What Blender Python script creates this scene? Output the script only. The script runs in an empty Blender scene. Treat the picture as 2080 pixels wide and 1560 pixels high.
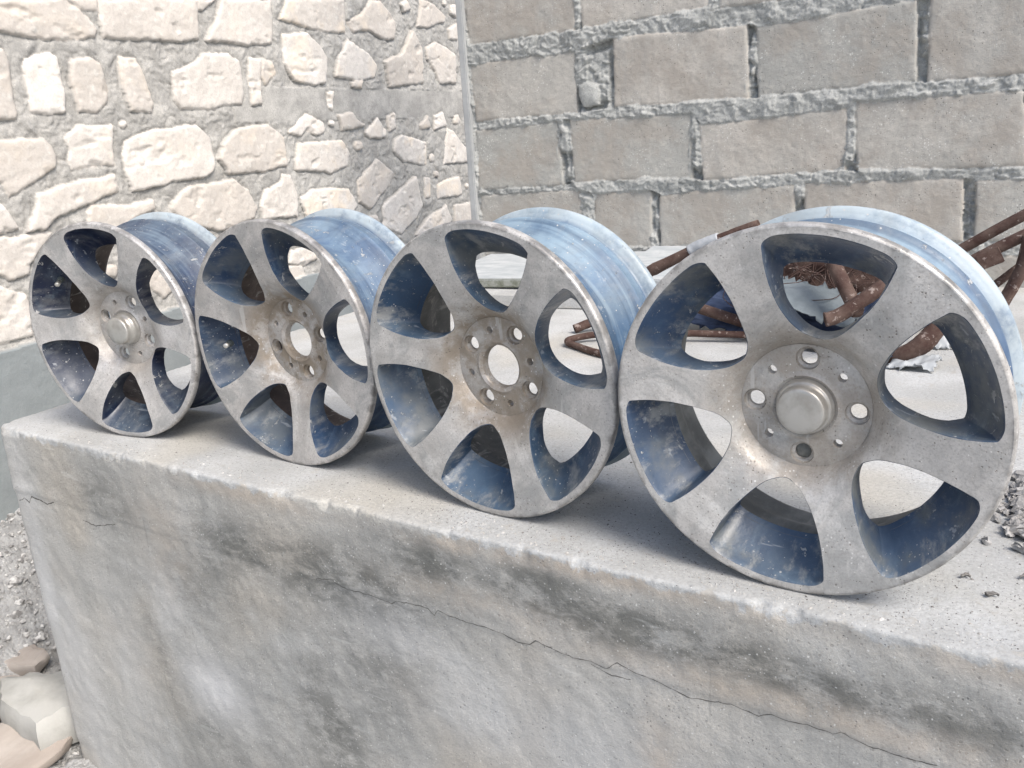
import bpy, bmesh, math, random
import numpy as np
from mathutils import Vector, Matrix
from mathutils.geometry import delaunay_2d_cdt

C = bpy.context.scene.collection
scene = bpy.context.scene
random.seed(7)

# ------------------------------------------------------------------ camera
# world frame: x runs along the ledge, y away from the camera, z up; ledge top is z = 0
cd = bpy.data.cameras.new("camera"); cam = bpy.data.objects.new("camera", cd); C.objects.link(cam)
Rv, Uv, Fv = Vector((0.87505, 0.47929, -0.06334)), Vector((-0.0782, 0.26955, 0.95978)), Vector((-0.47709, 0.8349, -0.2735))
m = Matrix((Rv, Uv, -Fv)).transposed().to_4x4(); m.translation = Vector((0, 0, 0.5177)); cam.matrix_world = m
cd.sensor_width = 36; cd.lens = 1772.5/2080*36; cd.clip_start = 0.02; cd.clip_end = 400
scene.camera = cam

# ------------------------------------------------------------------ light
SUN_DIR = Vector((0.62, -0.30, 0.80)).normalized()      # towards the light
w = bpy.data.worlds.new("World"); scene.world = w; w.use_nodes = True
nt = w.node_tree; bg = nt.nodes['Background']
sky = nt.nodes.new('ShaderNodeTexSky'); sky.sky_type = 'NISHITA'; sky.sun_disc = False
sky.sun_elevation = math.asin(SUN_DIR.z); sky.sun_rotation = math.atan2(SUN_DIR.x, SUN_DIR.y)
sky.air_density = 0.75; sky.dust_density = 2.5; sky.ozone_density = 0.4
mx_ = nt.nodes.new('ShaderNodeMix'); mx_.data_type = 'RGBA'; mx_.blend_type = 'MULTIPLY'; mx_.inputs[0].default_value = 1
nt.links.new(sky.outputs[0], mx_.inputs[6]); mx_.inputs[7].default_value = (1.0, 1.015, .985, 1)      # slight tint takes the violet out of the sky
nt.links.new(mx_.outputs[2], bg.inputs[0]); bg.inputs[1].default_value = 0.115
sd = bpy.data.lights.new("sun", 'SUN'); sd.energy = 1.45; sd.angle = math.radians(26); sd.color = (1, .945, .88)
so = bpy.data.objects.new("sun", sd); C.objects.link(so)
so.rotation_euler = (-SUN_DIR).to_track_quat('-Z', 'Y').to_euler()
vs = scene.view_settings; vs.view_transform = 'Standard'; vs.look = 'None'; vs.gamma = 1; vs.exposure = 1.18

# ------------------------------------------------------------------ helpers
def tag(o, label=None, cat=None, group=None, kind=None):
    if label: o['label'] = label
    if cat: o['category'] = cat
    if group: o['group'] = group
    if kind: o['kind'] = kind
    return o
def empty(name, loc=(0, 0, 0), rz=0):
    o = bpy.data.objects.new(name, None); C.objects.link(o); o.location = loc; o.rotation_euler = (0, 0, rz)
    o.empty_display_size = .05; return o
def link(name, me, mats, parent=None, smooth=True):
    o = bpy.data.objects.new(name, me); C.objects.link(o)
    for q in (mats if isinstance(mats, (list, tuple)) else [mats]): me.materials.append(q)
    if smooth: me.polygons.foreach_set('use_smooth', [True]*len(me.polygons))
    if parent: o.parent = parent
    return o
def mesh(name, V, F, mi=None):
    me = bpy.data.meshes.new(name); me.from_pydata([tuple(v) for v in V], [], [tuple(f) for f in F])
    if mi is not None: me.polygons.foreach_set('material_index', mi)
    me.update(); return me
def grid_mesh(name, P, attr=None, flip=False):
    """P: (rows, cols, 3) array of points"""
    n, k = P.shape[:2]
    i = np.arange(n*k).reshape(n, k)
    q = np.stack([i[:-1, :-1], i[:-1, 1:], i[1:, 1:], i[1:, :-1]], -1).reshape(-1, 4)
    if flip: q = q[:, ::-1]
    me = bpy.data.meshes.new(name)
    me.vertices.add(n*k); me.vertices.foreach_set('co', P.reshape(-1).astype(np.float32))
    me.loops.add(q.size); me.loops.foreach_set('vertex_index', q.reshape(-1).astype(np.int32))
    me.polygons.add(len(q)); me.polygons.foreach_set('loop_start', (np.arange(len(q))*4).astype(np.int32))
    me.update(calc_edges=True)
    if attr is not None:
        a = me.color_attributes.new('c', 'FLOAT_COLOR', 'POINT')
        A = np.ones((n*k, 4), np.float32); A[:, :3] = attr.reshape(-1, 3); a.data.foreach_set('color', A.reshape(-1))
    return me
_tab = np.random.RandomState(11).rand(65536)
def vnoise(x, y, seed=0):
    xi = np.floor(x).astype(np.int64); yi = np.floor(y).astype(np.int64); fx = x-xi; fy = y-yi
    fx = fx*fx*(3-2*fx); fy = fy*fy*(3-2*fy)
    h = lambda a, b: _tab[((a*7919+b*104729+seed*1299721) ^ ((a*31+b*17) << 3)) & 65535]
    return (h(xi, yi)*(1-fx)+h(xi+1, yi)*fx)*(1-fy)+(h(xi, yi+1)*(1-fx)+h(xi+1, yi+1)*fx)*fy
def fbm(x, y, s, o=4, seed=0, g=.5):
    """mean 0, about -1..1"""
    r = 0; a = 1; t = 0
    for k in range(o):
        r = r+a*(vnoise(x*s+k*17.3, y*s-k*9.1, seed+k)*2-1); t += a; a *= g; s *= 2.03
    return r/t*1.4
def sdf(poly, X, Y):
    """signed distance to polygon, positive inside"""
    P = np.array(poly, float); d = np.full(X.shape, 1e9); ins = np.zeros(X.shape, bool)
    for a, b in zip(P, np.roll(P, -1, 0)):
        e = b-a; t = np.clip(((X-a[0])*e[0]+(Y-a[1])*e[1])/(e@e+1e-12), 0, 1)
        d = np.minimum(d, np.hypot(X-a[0]-t*e[0], Y-a[1]-t*e[1]))
        if a[1] != b[1]:
            c = ((a[1] > Y) != (b[1] > Y)) & (X < (b[0]-a[0])*(Y-a[1])/(b[1]-a[1])+a[0]); ins ^= c
    return np.where(ins, d, -d)
def sstep(a, b, x):
    t = np.clip((x-a)/(b-a), 0, 1); return t*t*(3-2*t)

# ------------------------------------------------------------------ materials
class M:
    def __init__(s, name, rough=.8, metal=0.0, spec=.4):
        s.m = bpy.data.materials.new(name); s.m.use_nodes = True; s.t = s.m.node_tree
        s.b = s.t.nodes['Principled BSDF']; s.b.inputs['Roughness'].default_value = rough
        s.b.inputs['Metallic'].default_value = metal; s.b.inputs['Specular IOR Level'].default_value = spec
        s.co = s.t.nodes.new('ShaderNodeTexCoord').outputs['Object']
    def _set(s, sock, v):
        if isinstance(v, bpy.types.NodeSocket): s.t.links.new(v, sock)
        elif isinstance(v, (tuple, list)): sock.default_value = tuple(v)+((1,) if len(v) == 3 and len(sock.default_value) == 4 else ())
        else: sock.default_value = v
    def noise(s, sc, det=5, rough=.55, off=(0, 0, 0), scl=(1, 1, 1), dist=0, rot=(0, 0, 0)):
        mp = s.t.nodes.new('ShaderNodeMapping'); mp.inputs[1].default_value = off; mp.inputs[2].default_value = rot; mp.inputs[3].default_value = scl
        s.t.links.new(s.co, mp.inputs[0])
        n = s.t.nodes.new('ShaderNodeTexNoise'); n.inputs['Scale'].default_value = sc; n.inputs['Detail'].default_value = det
        n.inputs['Roughness'].default_value = rough; n.inputs['Distortion'].default_value = dist
        s.t.links.new(mp.outputs[0], n.inputs[0]); return n.outputs[0]
    def vor(s, sc, feat='F1', out=0, rnd=1):
        n = s.t.nodes.new('ShaderNodeTexVoronoi'); n.inputs['Scale'].default_value = sc; n.feature = feat
        n.inputs['Randomness'].default_value = rnd
        s.t.links.new(s.co, n.inputs[0]); return n.outputs[out]
    def dots(s, sc, mx=.3, pw=4.0, warp=.0025):
        """irregular specks of very different sizes"""
        nz = s.t.nodes.new('ShaderNodeTexNoise'); nz.inputs['Scale'].default_value = sc*1.3; nz.inputs['Detail'].default_value = 3; s.t.links.new(s.co, nz.inputs[0])
        va = s.t.nodes.new('ShaderNodeVectorMath'); va.operation = 'MULTIPLY_ADD'; s.t.links.new(nz.outputs[1], va.inputs[0]); va.inputs[1].default_value = (warp*200/sc,)*3; s.t.links.new(s.co, va.inputs[2])
        n = s.t.nodes.new('ShaderNodeTexVoronoi'); n.inputs['Scale'].default_value = sc; s.t.links.new(va.outputs[0], n.inputs[0])
        p = s.t.nodes.new('ShaderNodeSeparateColor'); s.t.links.new(n.outputs[1], p.inputs[0])
        r = s.math('MULTIPLY', s.math('POWER', p.outputs[0], pw), mx)
        return s.rng(s.math('SUBTRACT', n.outputs[0], r), -.04, .04, 1, 0)
    def rng(s, v, a, b, lo=0.0, hi=1.0, smooth=True):
        n = s.t.nodes.new('ShaderNodeMapRange'); n.interpolation_type = 'SMOOTHSTEP' if smooth else 'LINEAR'
        for k, q in zip((0, 1, 2, 3, 4), (v, a, b, lo, hi)): s._set(n.inputs[k], q)
        return n.outputs[0]
    def math(s, op, a, b=0.0):
        n = s.t.nodes.new('ShaderNodeMath'); n.operation = op; s._set(n.inputs[0], a); s._set(n.inputs[1], b); return n.outputs[0]
    def mix(s, f, a, b, mode='MIX'):
        n = s.t.nodes.new('ShaderNodeMix'); n.data_type = 'RGBA'; n.blend_type = mode
        s._set(n.inputs[0], f); s._set(n.inputs[6], a); s._set(n.inputs[7], b); return n.outputs[2]
    def attr(s, ch):
        n = s.t.nodes.new('ShaderNodeAttribute'); n.attribute_name = 'c'
        p = s.t.nodes.new('ShaderNodeSeparateColor'); s.t.links.new(n.outputs[0], p.inputs[0]); return p.outputs[ch]
    def sep(s, ch):
        p = s.t.nodes.new('ShaderNodeSeparateXYZ'); s.t.links.new(s.co, p.inputs[0]); return p.outputs[ch]
    def normal_z(s):
        g = s.t.nodes.new('ShaderNodeNewGeometry'); p = s.t.nodes.new('ShaderNodeSeparateXYZ')
        s.t.links.new(g.outputs['Normal'], p.inputs[0]); return p.outputs[2]
    def bump(s, h, dist=.002, st=1.0):
        n = s.t.nodes.new('ShaderNodeBump'); n.inputs['Distance'].default_value = dist; n.inputs['Strength'].default_value = st
        s._set(n.inputs['Height'], h)
        if s.b.inputs['Normal'].is_linked: s.t.links.new(s.b.inputs['Normal'].links[0].from_socket, n.inputs['Normal'])
        s.t.links.new(n.outputs[0], s.b.inputs['Normal'])
    def col(s, c): s._set(s.b.inputs['Base Color'], c); return s.m
    def rough(s, v): s._set(s.b.inputs['Roughness'], v)

# measured outlines (metres) of blocks, stones and the crack
BLOCKS=[
 ('A1',[(-1.753,1.031),(-1.326,0.994),(-1.325,0.850),(-1.740,0.845)]),
 ('A2',[(-1.295,0.990),(-0.851,0.957),(-0.861,0.868),(-1.190,0.853),(-1.295,0.851)]),
 ('B1',[(-1.743,0.772),(-1.328,0.775),(-1.327,0.582),(-1.736,0.578)]),
 ('B2',[(-1.180,0.804),(-0.741,0.797),(-0.736,0.585),(-1.184,0.591)]),
 ('B3',[(-0.707,0.787),(-0.261,0.809),(-0.253,0.598),(-0.700,0.586)]),
 ('B4',[(-0.222,0.815),(0.141,0.804),(0.162,0.596),(-0.219,0.592)]),
 ('C1',[(-1.740,0.541),(-1.413,0.550),(-1.391,0.337),(-1.743,0.329)]),
 ('C2',[(-1.348,0.556),(-0.920,0.546),(-0.919,0.345),(-1.341,0.347)]),
 ('C3',[(-0.886,0.509),(-0.441,0.530),(-0.434,0.354),(-0.875,0.338)]),
 ('C4',[(-0.411,0.548),(0.021,0.543),(0.044,0.347),(-0.400,0.349)]),
 ('C5',[(0.044,0.545),(0.349,0.538),(0.370,0.355),(0.061,0.350)]),
 ('D1',[(-1.739,0.306),(-1.327,0.311),(-1.329,0.147),(-1.748,0.127)]),
 ('D2',[(-1.268,0.299),(-1.063,0.304),(-1.067,0.118),(-1.275,0.112)]),
 ('D3',[(-1.030,0.289),(-0.588,0.308),(-0.584,0.137),(-1.028,0.118)]),
 ('D4',[(-0.552,0.312),(-0.110,0.310),(-0.102,0.137),(-0.547,0.119)]),
 ('D5',[(-0.073,0.305),(0.190,0.304),(0.207,0.137),(-0.065,0.137)]),
 ('pebble',[(-1.315,0.669),(-1.284,0.678),(-1.239,0.668),(-1.238,0.597),(-1.298,0.592),(-1.316,0.628)]),
]
STONES=[
 [(1.705,0.990),(1.918,1.009),(1.986,0.959),(2.011,0.926),(2.000,0.903),(1.831,0.888),(1.685,0.901),(1.631,0.908),(1.649,0.984)],
 [(1.939,1.011),(2.025,1.019),(2.022,0.987),(1.967,0.986)],
 [(2.038,1.020),(2.439,1.056),(2.421,0.928),(2.323,0.908),(2.184,0.910),(2.026,0.905),(2.023,0.962)],
 [(2.439,1.056),(2.535,1.065),(2.464,1.019),(2.441,1.025)],
 [(2.565,1.067),(2.828,1.091),(2.803,0.928),(2.642,0.919),(2.461,0.920),(2.514,0.990)],
 [(2.910,1.099),(3.288,1.133),(3.267,1.001),(3.076,0.994),(2.862,1.024)],
 [(3.476,1.150),(3.546,1.146),(3.612,1.106),(3.646,1.062),(3.621,0.992),(3.554,0.983),(3.435,1.017),(3.331,1.010),(3.296,1.042),(3.395,1.084)],
 [(3.714,1.151),(3.757,1.170),(3.786,1.136),(3.729,1.120)],
 [(3.879,1.187),(4.004,1.176),(4.106,1.128),(4.079,1.098),(3.922,1.061),(3.828,1.058),(3.872,1.143)],
 [(4.120,1.072),(4.205,1.101),(4.200,1.019),(4.124,1.020)],
 [(1.673,0.849),(1.684,0.820),(1.676,0.674),(1.670,0.662),(1.588,0.663),(1.630,0.847)],
 [(1.738,0.832),(1.823,0.851),(1.848,0.840),(1.852,0.750),(1.844,0.675),(1.781,0.667),(1.730,0.680),(1.729,0.802)],
 [(1.894,0.828),(1.960,0.841),(1.990,0.821),(2.006,0.752),(1.992,0.707),(1.950,0.678),(1.890,0.679),(1.884,0.764)],
 [(2.077,0.849),(2.131,0.844),(2.157,0.784),(2.173,0.700),(2.168,0.676),(2.081,0.676),(2.065,0.775)],
 [(2.286,0.807),(2.395,0.842),(2.434,0.870),(2.561,0.878),(2.604,0.854),(2.611,0.734),(2.591,0.699),(2.429,0.687),(2.297,0.683),(2.277,0.716)],
 [(2.668,0.865),(2.725,0.863),(2.699,0.699),(2.647,0.699),(2.652,0.787)],
 [(2.732,0.867),(2.796,0.861),(2.812,0.817),(2.739,0.772),(2.718,0.797)],
 [(2.870,0.963),(3.014,0.980),(3.080,0.938),(3.123,0.883),(3.098,0.786),(3.035,0.777),(2.906,0.792),(2.856,0.854)],
 [(3.204,0.896),(3.282,0.968),(3.417,0.914),(3.476,0.865),(3.444,0.818),(3.310,0.800),(3.174,0.816)],
 [(3.266,0.789),(3.352,0.795),(3.338,0.764),(3.271,0.769)],
 [(3.529,0.888),(3.677,0.926),(3.784,1.039),(3.854,0.966),(3.848,0.799),(3.555,0.772),(3.549,0.847)],
 [(3.896,0.969),(3.986,0.996),(4.182,0.947),(4.153,0.804),(3.988,0.799),(3.964,0.858),(3.898,0.913)],
 [(2.839,0.587),(2.897,0.628),(2.946,0.660),(3.052,0.620),(3.052,0.581),(2.998,0.578),(2.942,0.598),(2.908,0.575)],
 [(3.098,0.747),(3.137,0.747),(3.124,0.673),(3.103,0.688)],
 [(3.152,0.653),(3.251,0.657),(3.279,0.626),(3.328,0.607),(3.172,0.588)],
 [(3.339,0.573),(3.439,0.634),(3.494,0.579),(3.479,0.547),(3.370,0.549)],
 [(3.514,0.644),(3.583,0.654),(3.581,0.588),(3.521,0.573)],
 [(3.783,0.595),(3.854,0.640),(3.871,0.587),(3.791,0.581)],
 [(3.919,0.639),(3.998,0.650),(4.023,0.590),(3.919,0.574)],
 [(4.032,0.578),(4.086,0.552),(4.228,0.448),(4.233,0.397),(3.970,0.397)],
 [(1.614,0.594),(1.750,0.596),(1.765,0.575),(1.775,0.531),(1.766,0.510),(1.683,0.473),(1.600,0.438),(1.588,0.480),(1.548,0.490),(1.572,0.596)],
 [(1.827,0.601),(1.871,0.632),(1.997,0.631),(1.997,0.610),(1.980,0.513),(1.825,0.501),(1.819,0.529),(1.835,0.564)],
 [(2.041,0.579),(2.139,0.610),(2.349,0.624),(2.406,0.574),(2.410,0.480),(2.380,0.447),(2.202,0.434),(2.078,0.420),(2.040,0.423),(2.026,0.487),(2.028,0.541)],
 [(2.473,0.563),(2.555,0.608),(2.723,0.622),(2.801,0.569),(2.797,0.457),(2.648,0.443),(2.474,0.451),(2.438,0.504)],
 [(2.880,0.538),(3.165,0.545),(3.212,0.484),(3.185,0.429),(3.060,0.411),(2.846,0.437)],
 [(3.553,0.534),(3.614,0.552),(3.822,0.507),(3.816,0.402),(3.614,0.431),(3.534,0.480)],
 [(3.242,0.367),(3.288,0.385),(3.407,0.451),(3.529,0.374),(3.478,0.322),(3.315,0.232),(3.232,0.267)],
 [(1.636,0.332),(1.673,0.396),(1.690,0.437),(1.842,0.465),(1.976,0.471),(1.983,0.428),(1.908,0.411),(1.825,0.388),(1.736,0.361),(1.691,0.337)],
 [(1.850,0.363),(1.867,0.381),(2.010,0.372),(2.110,0.385),(2.111,0.352),(1.956,0.297),(1.845,0.322)],
 [(2.194,0.369),(2.272,0.412),(2.492,0.420),(2.559,0.381),(2.595,0.304),(2.574,0.264),(2.397,0.244),(2.254,0.270),(2.184,0.345)],
 [(2.616,0.311),(2.659,0.363),(2.746,0.394),(2.766,0.425),(2.814,0.418),(2.831,0.320),(2.817,0.247),(2.625,0.259)],
 [(2.852,0.318),(2.924,0.346),(3.176,0.335),(3.230,0.251),(3.173,0.225),(2.875,0.246)],
 [(3.407,0.234),(3.593,0.308),(3.691,0.349),(3.730,0.202),(3.669,0.149),(3.535,0.083),(3.408,0.133)],
 [(3.783,0.334),(3.831,0.336),(3.816,0.242),(3.768,0.240)],
 [(3.887,0.296),(4.111,0.323),(4.128,0.227),(3.887,0.226)],
 [(4.040,0.172),(4.251,0.177),(4.247,0.060),(4.027,0.085)],
 [(3.655,0.068),(3.773,0.138),(3.960,0.182),(4.012,0.099),(3.942,0.070),(3.693,0.039)],
 [(1.572,0.413),(1.599,0.369),(1.608,0.343),(1.583,0.332),(1.513,0.341),(1.531,0.417)],
 [(1.509,0.324),(1.610,0.321),(1.710,0.316),(1.660,0.268),(1.629,0.236),(1.613,0.202),(1.551,0.194),(1.526,0.213),(1.487,0.230)],
 [(1.477,0.186),(1.518,0.179),(1.592,0.143),(1.594,0.080),(1.577,0.024),(1.481,0.017),(1.440,0.027)],
 [(2.009,0.144),(2.080,0.150),(2.123,0.057),(2.087,0.038),(2.012,0.111)],
 [(2.755,0.112),(2.866,0.117),(2.908,0.060),(2.821,0.037),(2.732,0.066)],
 [(2.694,0.052),(2.807,0.044),(2.821,-0.039),(2.696,-0.008)],
]
CRACK=[(-0.913,-0.141),(-0.878,-0.133),(-0.857,-0.141),(-0.835,-0.143),(-0.808,-0.141),(-0.788,-0.141),(-0.757,-0.145),(-0.746,-0.137),(-0.726,-0.135),(-0.687,-0.134),(-0.676,-0.144),(-0.668,-0.132),(-0.645,-0.137),(-0.613,-0.138),(-0.587,-0.137),(-0.557,-0.139),(-0.527,-0.145),(-0.513,-0.143),(-0.502,-0.133),(-0.513,-0.143),(-0.503,-0.133),(-0.479,-0.137),(-0.441,-0.142),(-0.419,-0.139),(-0.399,-0.144),(-0.382,-0.130),(-0.358,-0.137),(-0.327,-0.141),(-0.310,-0.147),(-0.290,-0.152),(-0.261,-0.148),(-0.236,-0.144),(-0.203,-0.149),(-0.188,-0.140),(-0.168,-0.143),(-0.148,-0.141),(-0.120,-0.142),(-0.112,-0.136),(-0.102,-0.139),(-0.083,-0.144),(-0.062,-0.144),(-0.040,-0.143),(-0.020,-0.142),(-0.010,-0.143)]

# ------------------------------------------------------------------ concrete ledge
def concrete_mat():
    a = M('weathered_render', .88, spec=.3)
    top = a.rng(a.math('ADD', a.sep(2), a.rng(a.noise(28, 6, .7), .3, .7, -.012, .010)), -.013, -.007)                     # raw cement top against trowelled front
    n1 = a.noise(2.2, 6, .6, scl=(1, 1, 1.4), rot=(0, .6, 0)); n2 = a.noise(9, 9, .72, scl=(.8, 1, 1.1), rot=(0, .7, 0), dist=.2)
    c = a.mix(a.rng(n1, .36, .62), (.39, .385, .365), (.475, .468, .445))
    c = a.mix(a.rng(n2, .46, .66, 0, .45), c, (.31, .31, .295))
    n3 = a.noise(5.5, 7, .62, scl=(.8, 1, 1.1), rot=(0, .8, 0), off=(3, 3, 8), dist=.3); c = a.mix(a.rng(n3, .50, .66, 0, .5), c, (.53, .535, .53))
    c = a.mix(a.rng(a.noise(3.1, 3, .5, off=(4, 2, 1)), .5, .72, 0, .5), c, (.49, .43, .35))
    c = a.mix(a.rng(a.noise(260, 4, .8), .38, .7, 0, .45), c, (.25, .245, .23))
    pr = a.math('MULTIPLY', a.dots(170, .34, 4), .55); c = a.mix(pr, c, (.22, .215, .205)); a.bump(pr, -.001, .6)
    st = a.attr(0); stn = a.math('MULTIPLY', st, a.rng(a.noise(22, 10, .78, scl=(.7, 1, 1.3), rot=(0, .3, 0), dist=.2), .38, .58, .30, 1.0))
    c = a.mix(a.math('MULTIPLY', stn, .88), c, (.125, .127, .118))
    c = a.mix(a.math('MULTIPLY', a.attr(1), .85), c, (.60, .60, .60))
    c = a.mix(a.math('MULTIPLY', a.attr(2), a.rng(a.noise(25, 5, .6), .3, .6, .3, .9)), c, (.46, .385, .31))
    # top
    t1 = a.noise(5, 7, .65); t2 = a.noise(40, 5, .7)
    d = a.mix(a.rng(t1, .35, .65), (.41, .415, .41), (.53, .54, .54))
    d = a.mix(a.rng(t2, .5, .72, 0, .5), d, (.34, .34, .33))
    d = a.mix(a.rng(a.noise(3.3, 2, .5, off=(3, 1, 0)), .5, .7, 0, .5), d, (.50, .46, .38))
    d = a.mix(a.rng(a.noise(190, 6, .8), .42, .68, 0, .55), d, (.25, .245, .235)); c = a.mix(top, c, d)
    pit = a.math('MULTIPLY', a.dots(240, .30, 3), a.rng(a.noise(14, 3), .46, .62, 0, .7))
    c = a.mix(pit, c, (.12, .12, .12))
    c = a.mix(a.math('MULTIPLY', a.dots(230, .30, 5), .6), c, (.66, .66, .64))
    scr = a.noise(60, 2, .5, scl=(.12, 1, 1), rot=(0, .9, 0)); c = a.mix(a.rng(scr, .69, .73, 0, .25), c, (.56, .56, .54)); sc2 = a.noise(75, 2, .5, scl=(1, 1, .06), rot=(0, .25, 0), off=(5, 1, 2)); c = a.mix(a.rng(sc2, .72, .76, 0, .3), c, (.2, .2, .19))
    a.bump(a.noise(9, 6, .6), .003, .4); a.bump(a.noise(130, 6, .75), .0018, 1.0); a.bump(pit, -.0015, .8)
    return a.col(c)
CONC = concrete_mat()
edge_y = lambda x: .8644-.0674*x
def ledge():
    rad = .032; x0 = -1.805; pts = []; nor = []
    yc = edge_y(x0)
    ta = math.atan(-.0674)
    # left side, coming forward
    for y in np.concatenate([np.linspace(3.3, 1.9, 60)[:-1], np.linspace(1.9, yc+rad, 170)[:-1]]): pts.append((x0, y)); nor.append((1, 0))
    a0, a1 = math.pi, 1.5*math.pi+ta
    cx, cy = x0+rad, edge_y(x0+rad)+rad*math.sqrt(1+.0674**2)
    for a in np.linspace(a0, a1, 12)[:-1]: pts.append((cx+rad*math.cos(a), cy+rad*math.sin(a))); nor.append((-math.cos(a), -math.sin(a)))
    nf = (math.cos(a1), math.sin(a1))
    for x in np.concatenate([np.arange(cx+rad*nf[0], .16, .0042), np.linspace(.17, 2.6, 120)]): pts.append((x, edge_y(x))); nor.append((-nf[0], -nf[1]))
    pts = np.array(pts); nor = np.array(nor)
    s = np.concatenate([[0], np.cumsum(np.hypot(*np.diff(pts, axis=0).T))])
    rr = .006
    rows = [(.028, 0), (.024, 0), (.020, 0), (.016, 0), (.012, 0)]+[(rr-rr*math.sin(t), -rr+rr*math.cos(t)) for t in np.linspace(.2, math.pi/2, 5)]
    z = -.014
    while z > -.24: rows.append((0, z)); z -= .0042
    while z > -1.0: rows.append((0, z)); z -= .007
    ins = np.array([r[0] for r in rows])[:, None]; zz = np.array([r[1] for r in rows])[:, None]
    S = np.broadcast_to(s[None], (len(rows), len(s))); Z = np.broadcast_to(zz, S.shape)
    arc = S*1.0; y2 = Z-ins
    n = fbm(arc, y2, 7, 3, 3)*.003*np.clip(ins*-30+1, 0, 1)+fbm(arc, y2, 45, 4, 5)*.0012
    near = np.exp(-((y2+.0)/.013)**2)
    chip = np.clip(fbm(arc, y2*1.0, 34, 4, 9)-.25, 0, 1)*.012*near+near*fbm(arc, y2, 120, 3, 12)*.0012
    # plaster coat steps back a little below the crack line
    n = n-.0015*sstep(-.138, -.146, Z)
    fade = np.clip((.028-ins)/.008, 0, 1)
    off = (-n*fade+chip*fade)+ins
    X = pts[None, :, 0]+nor[None, :, 0]*off; Y = pts[None, :, 1]+nor[None, :, 1]*off
    Zf = Z-chip*.5*fade
    X = X-.020*np.clip(1+Z/.8, 0, 1)*(pts[None, :, 0] < x0+rad)
    P = np.stack([X, Y, Zf], -1)
    # stains (R dark algae, G pale efflorescence, B earth)
    st = np.zeros(S.shape); pale = np.zeros(S.shape); ea = np.zeros(S.shape)
    g = lambda x, z, sx, sz, r=0: np.exp(-((((X-x)*math.cos(r)+(Z-z)*math.sin(r))/sx)**2+((-(X-x)*math.sin(r)+(Z-z)*math.cos(r))/sz)**2))
    wob = fbm(X, Z, 7, 3, 21)
    for x, z, sx, sz, r, a in [(-.86, -.14, .20, .06, -.1, .9), (-.42, -.075, .26, .028, -.05, 1.0), (-.18, -.085, .14, .026, -.1, 1.0), (-.02, -.08, .10, .03, 0, .9), (-.5, -.05, .1, .03, 0, .8),
                            (-1.2, -.46, .24, .20, .1, .50), (-1.22, -.22, .18, .07, .5, .5), (-1.39, -.42, .04, .09, .4, .55), (-1.25, -.56, .13, .03, -.5, .6), (-.95, -.42, .10, .15, .1, .75), (-.82, -.28, .10, .10, 0, .8), (-1.5, -.10, .12, .05, -.3, .5),
                            (.3, -.09, .25, .03, 0, 1), (.8, -.1, .3, .04, 0, .8), (-1.1, -.12, .15, .05, 0, .7), (-.7, -.06, .12, .035, 0, .8), (-1.0, -.75, .2, .08, 0, .6)]:
        st = np.maximum(st, 1.2*a*g(x+.02, z, sx, sz*1.2, r)*(1+.5*wob))
    for x, z, sx, sz, a in [(-1.22, -.445, .105, .075, 1.0), (-1.76, -.35, .04, .4, .6), (-1.70, -.6, .08, .3, .5), (-.75, -.2, .12, .05, .45), (-.5, -.3, .3, .1, .35), (-1.33, -.3, .05, .1, .35), (-1.5, -.5, .1, .2, .3)]:
        pale = np.maximum(pale, a*g(x, z, sx, sz)*(1+.3*wob))
    for x, z, sx, sz, a in [(-.42, -.012, .25, .013, .7), (-1.05, -.02, .2, .015, .5), (-.62, -.02, .1, .012, .6), (-.33, -.26, .03, .08, .5), (-.15, -.12, .3, .02, .55), (-.6, -.10, .15, .02, .4), (.2, -.015, .3, .015, .6), (-1.3, -.14, .08, .12, .35)]:
        ea = np.maximum(ea, a*g(x, z, sx, sz))
    A = np.clip(np.stack([st, pale, ea], -1), 0, 1)
    me = grid_mesh('concrete_ledge', P, A)
    bm = bmesh.new(); bm.from_mesh(me); bm.verts.ensure_lookup_table()
    k = len(pts)
    inner = [bm.verts[i] for i in range(k)]
    v1 = bm.verts.new((2.6, 3.3, 0)); 
    f = bm.faces.new(inner+[v1])
    # fine top sheet is this one polygon; it stays flat (bump carries the grain)
    bmesh.ops.recalc_face_normals(bm, faces=bm.faces)
    bmesh.ops.triangulate(bm, faces=[f])
    bm.to_mesh(me); bm.free()
    root = empty('concrete_ledge', (0, 0, 0))
    tag(root, 'long grey concrete ledge with stained rendered front that the four wheels stand on', 'ledge')
    o = link('ledge_body', me, CONC, root)
    # the hairline crack along the plaster joint
    return root
LEDGE = ledge()
def crack(pts, wd, seed):
    rnd = random.Random(seed); V = []; F = []; P = []
    for (a, b) in zip(pts[:-1], pts[1:]):
        n = max(2, int(abs(b[0]-a[0])/.004))
        for i in range(n): 
            t = i/n; P.append((a[0]+(b[0]-a[0])*t, a[1]+(b[1]-a[1])*t+rnd.uniform(-.0011, .0011)))
    for i, (x, z) in enumerate(P):
        h = wd*(.35+rnd.random()); y = edge_y(x)
        yy = y-.0045-float(fbm(np.array(0.), np.array(0.), 1, 1, 3))*0
        for dz, dy in ((h, 0), (h, .02), (-h, .02), (-h, 0)): V.append((x, yy+dy, z+dz))
    for i in range(len(P)-1):
        for k in range(4): F.append((i*4+k, i*4+(k+1) % 4, i*4+4+(k+1) % 4, i*4+4+k))
    return V, F
_c = M('crack_dark', 1.0, spec=0); CR = _c.col((.13, .125, .115))  # flat dark colour of the crack strips
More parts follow.
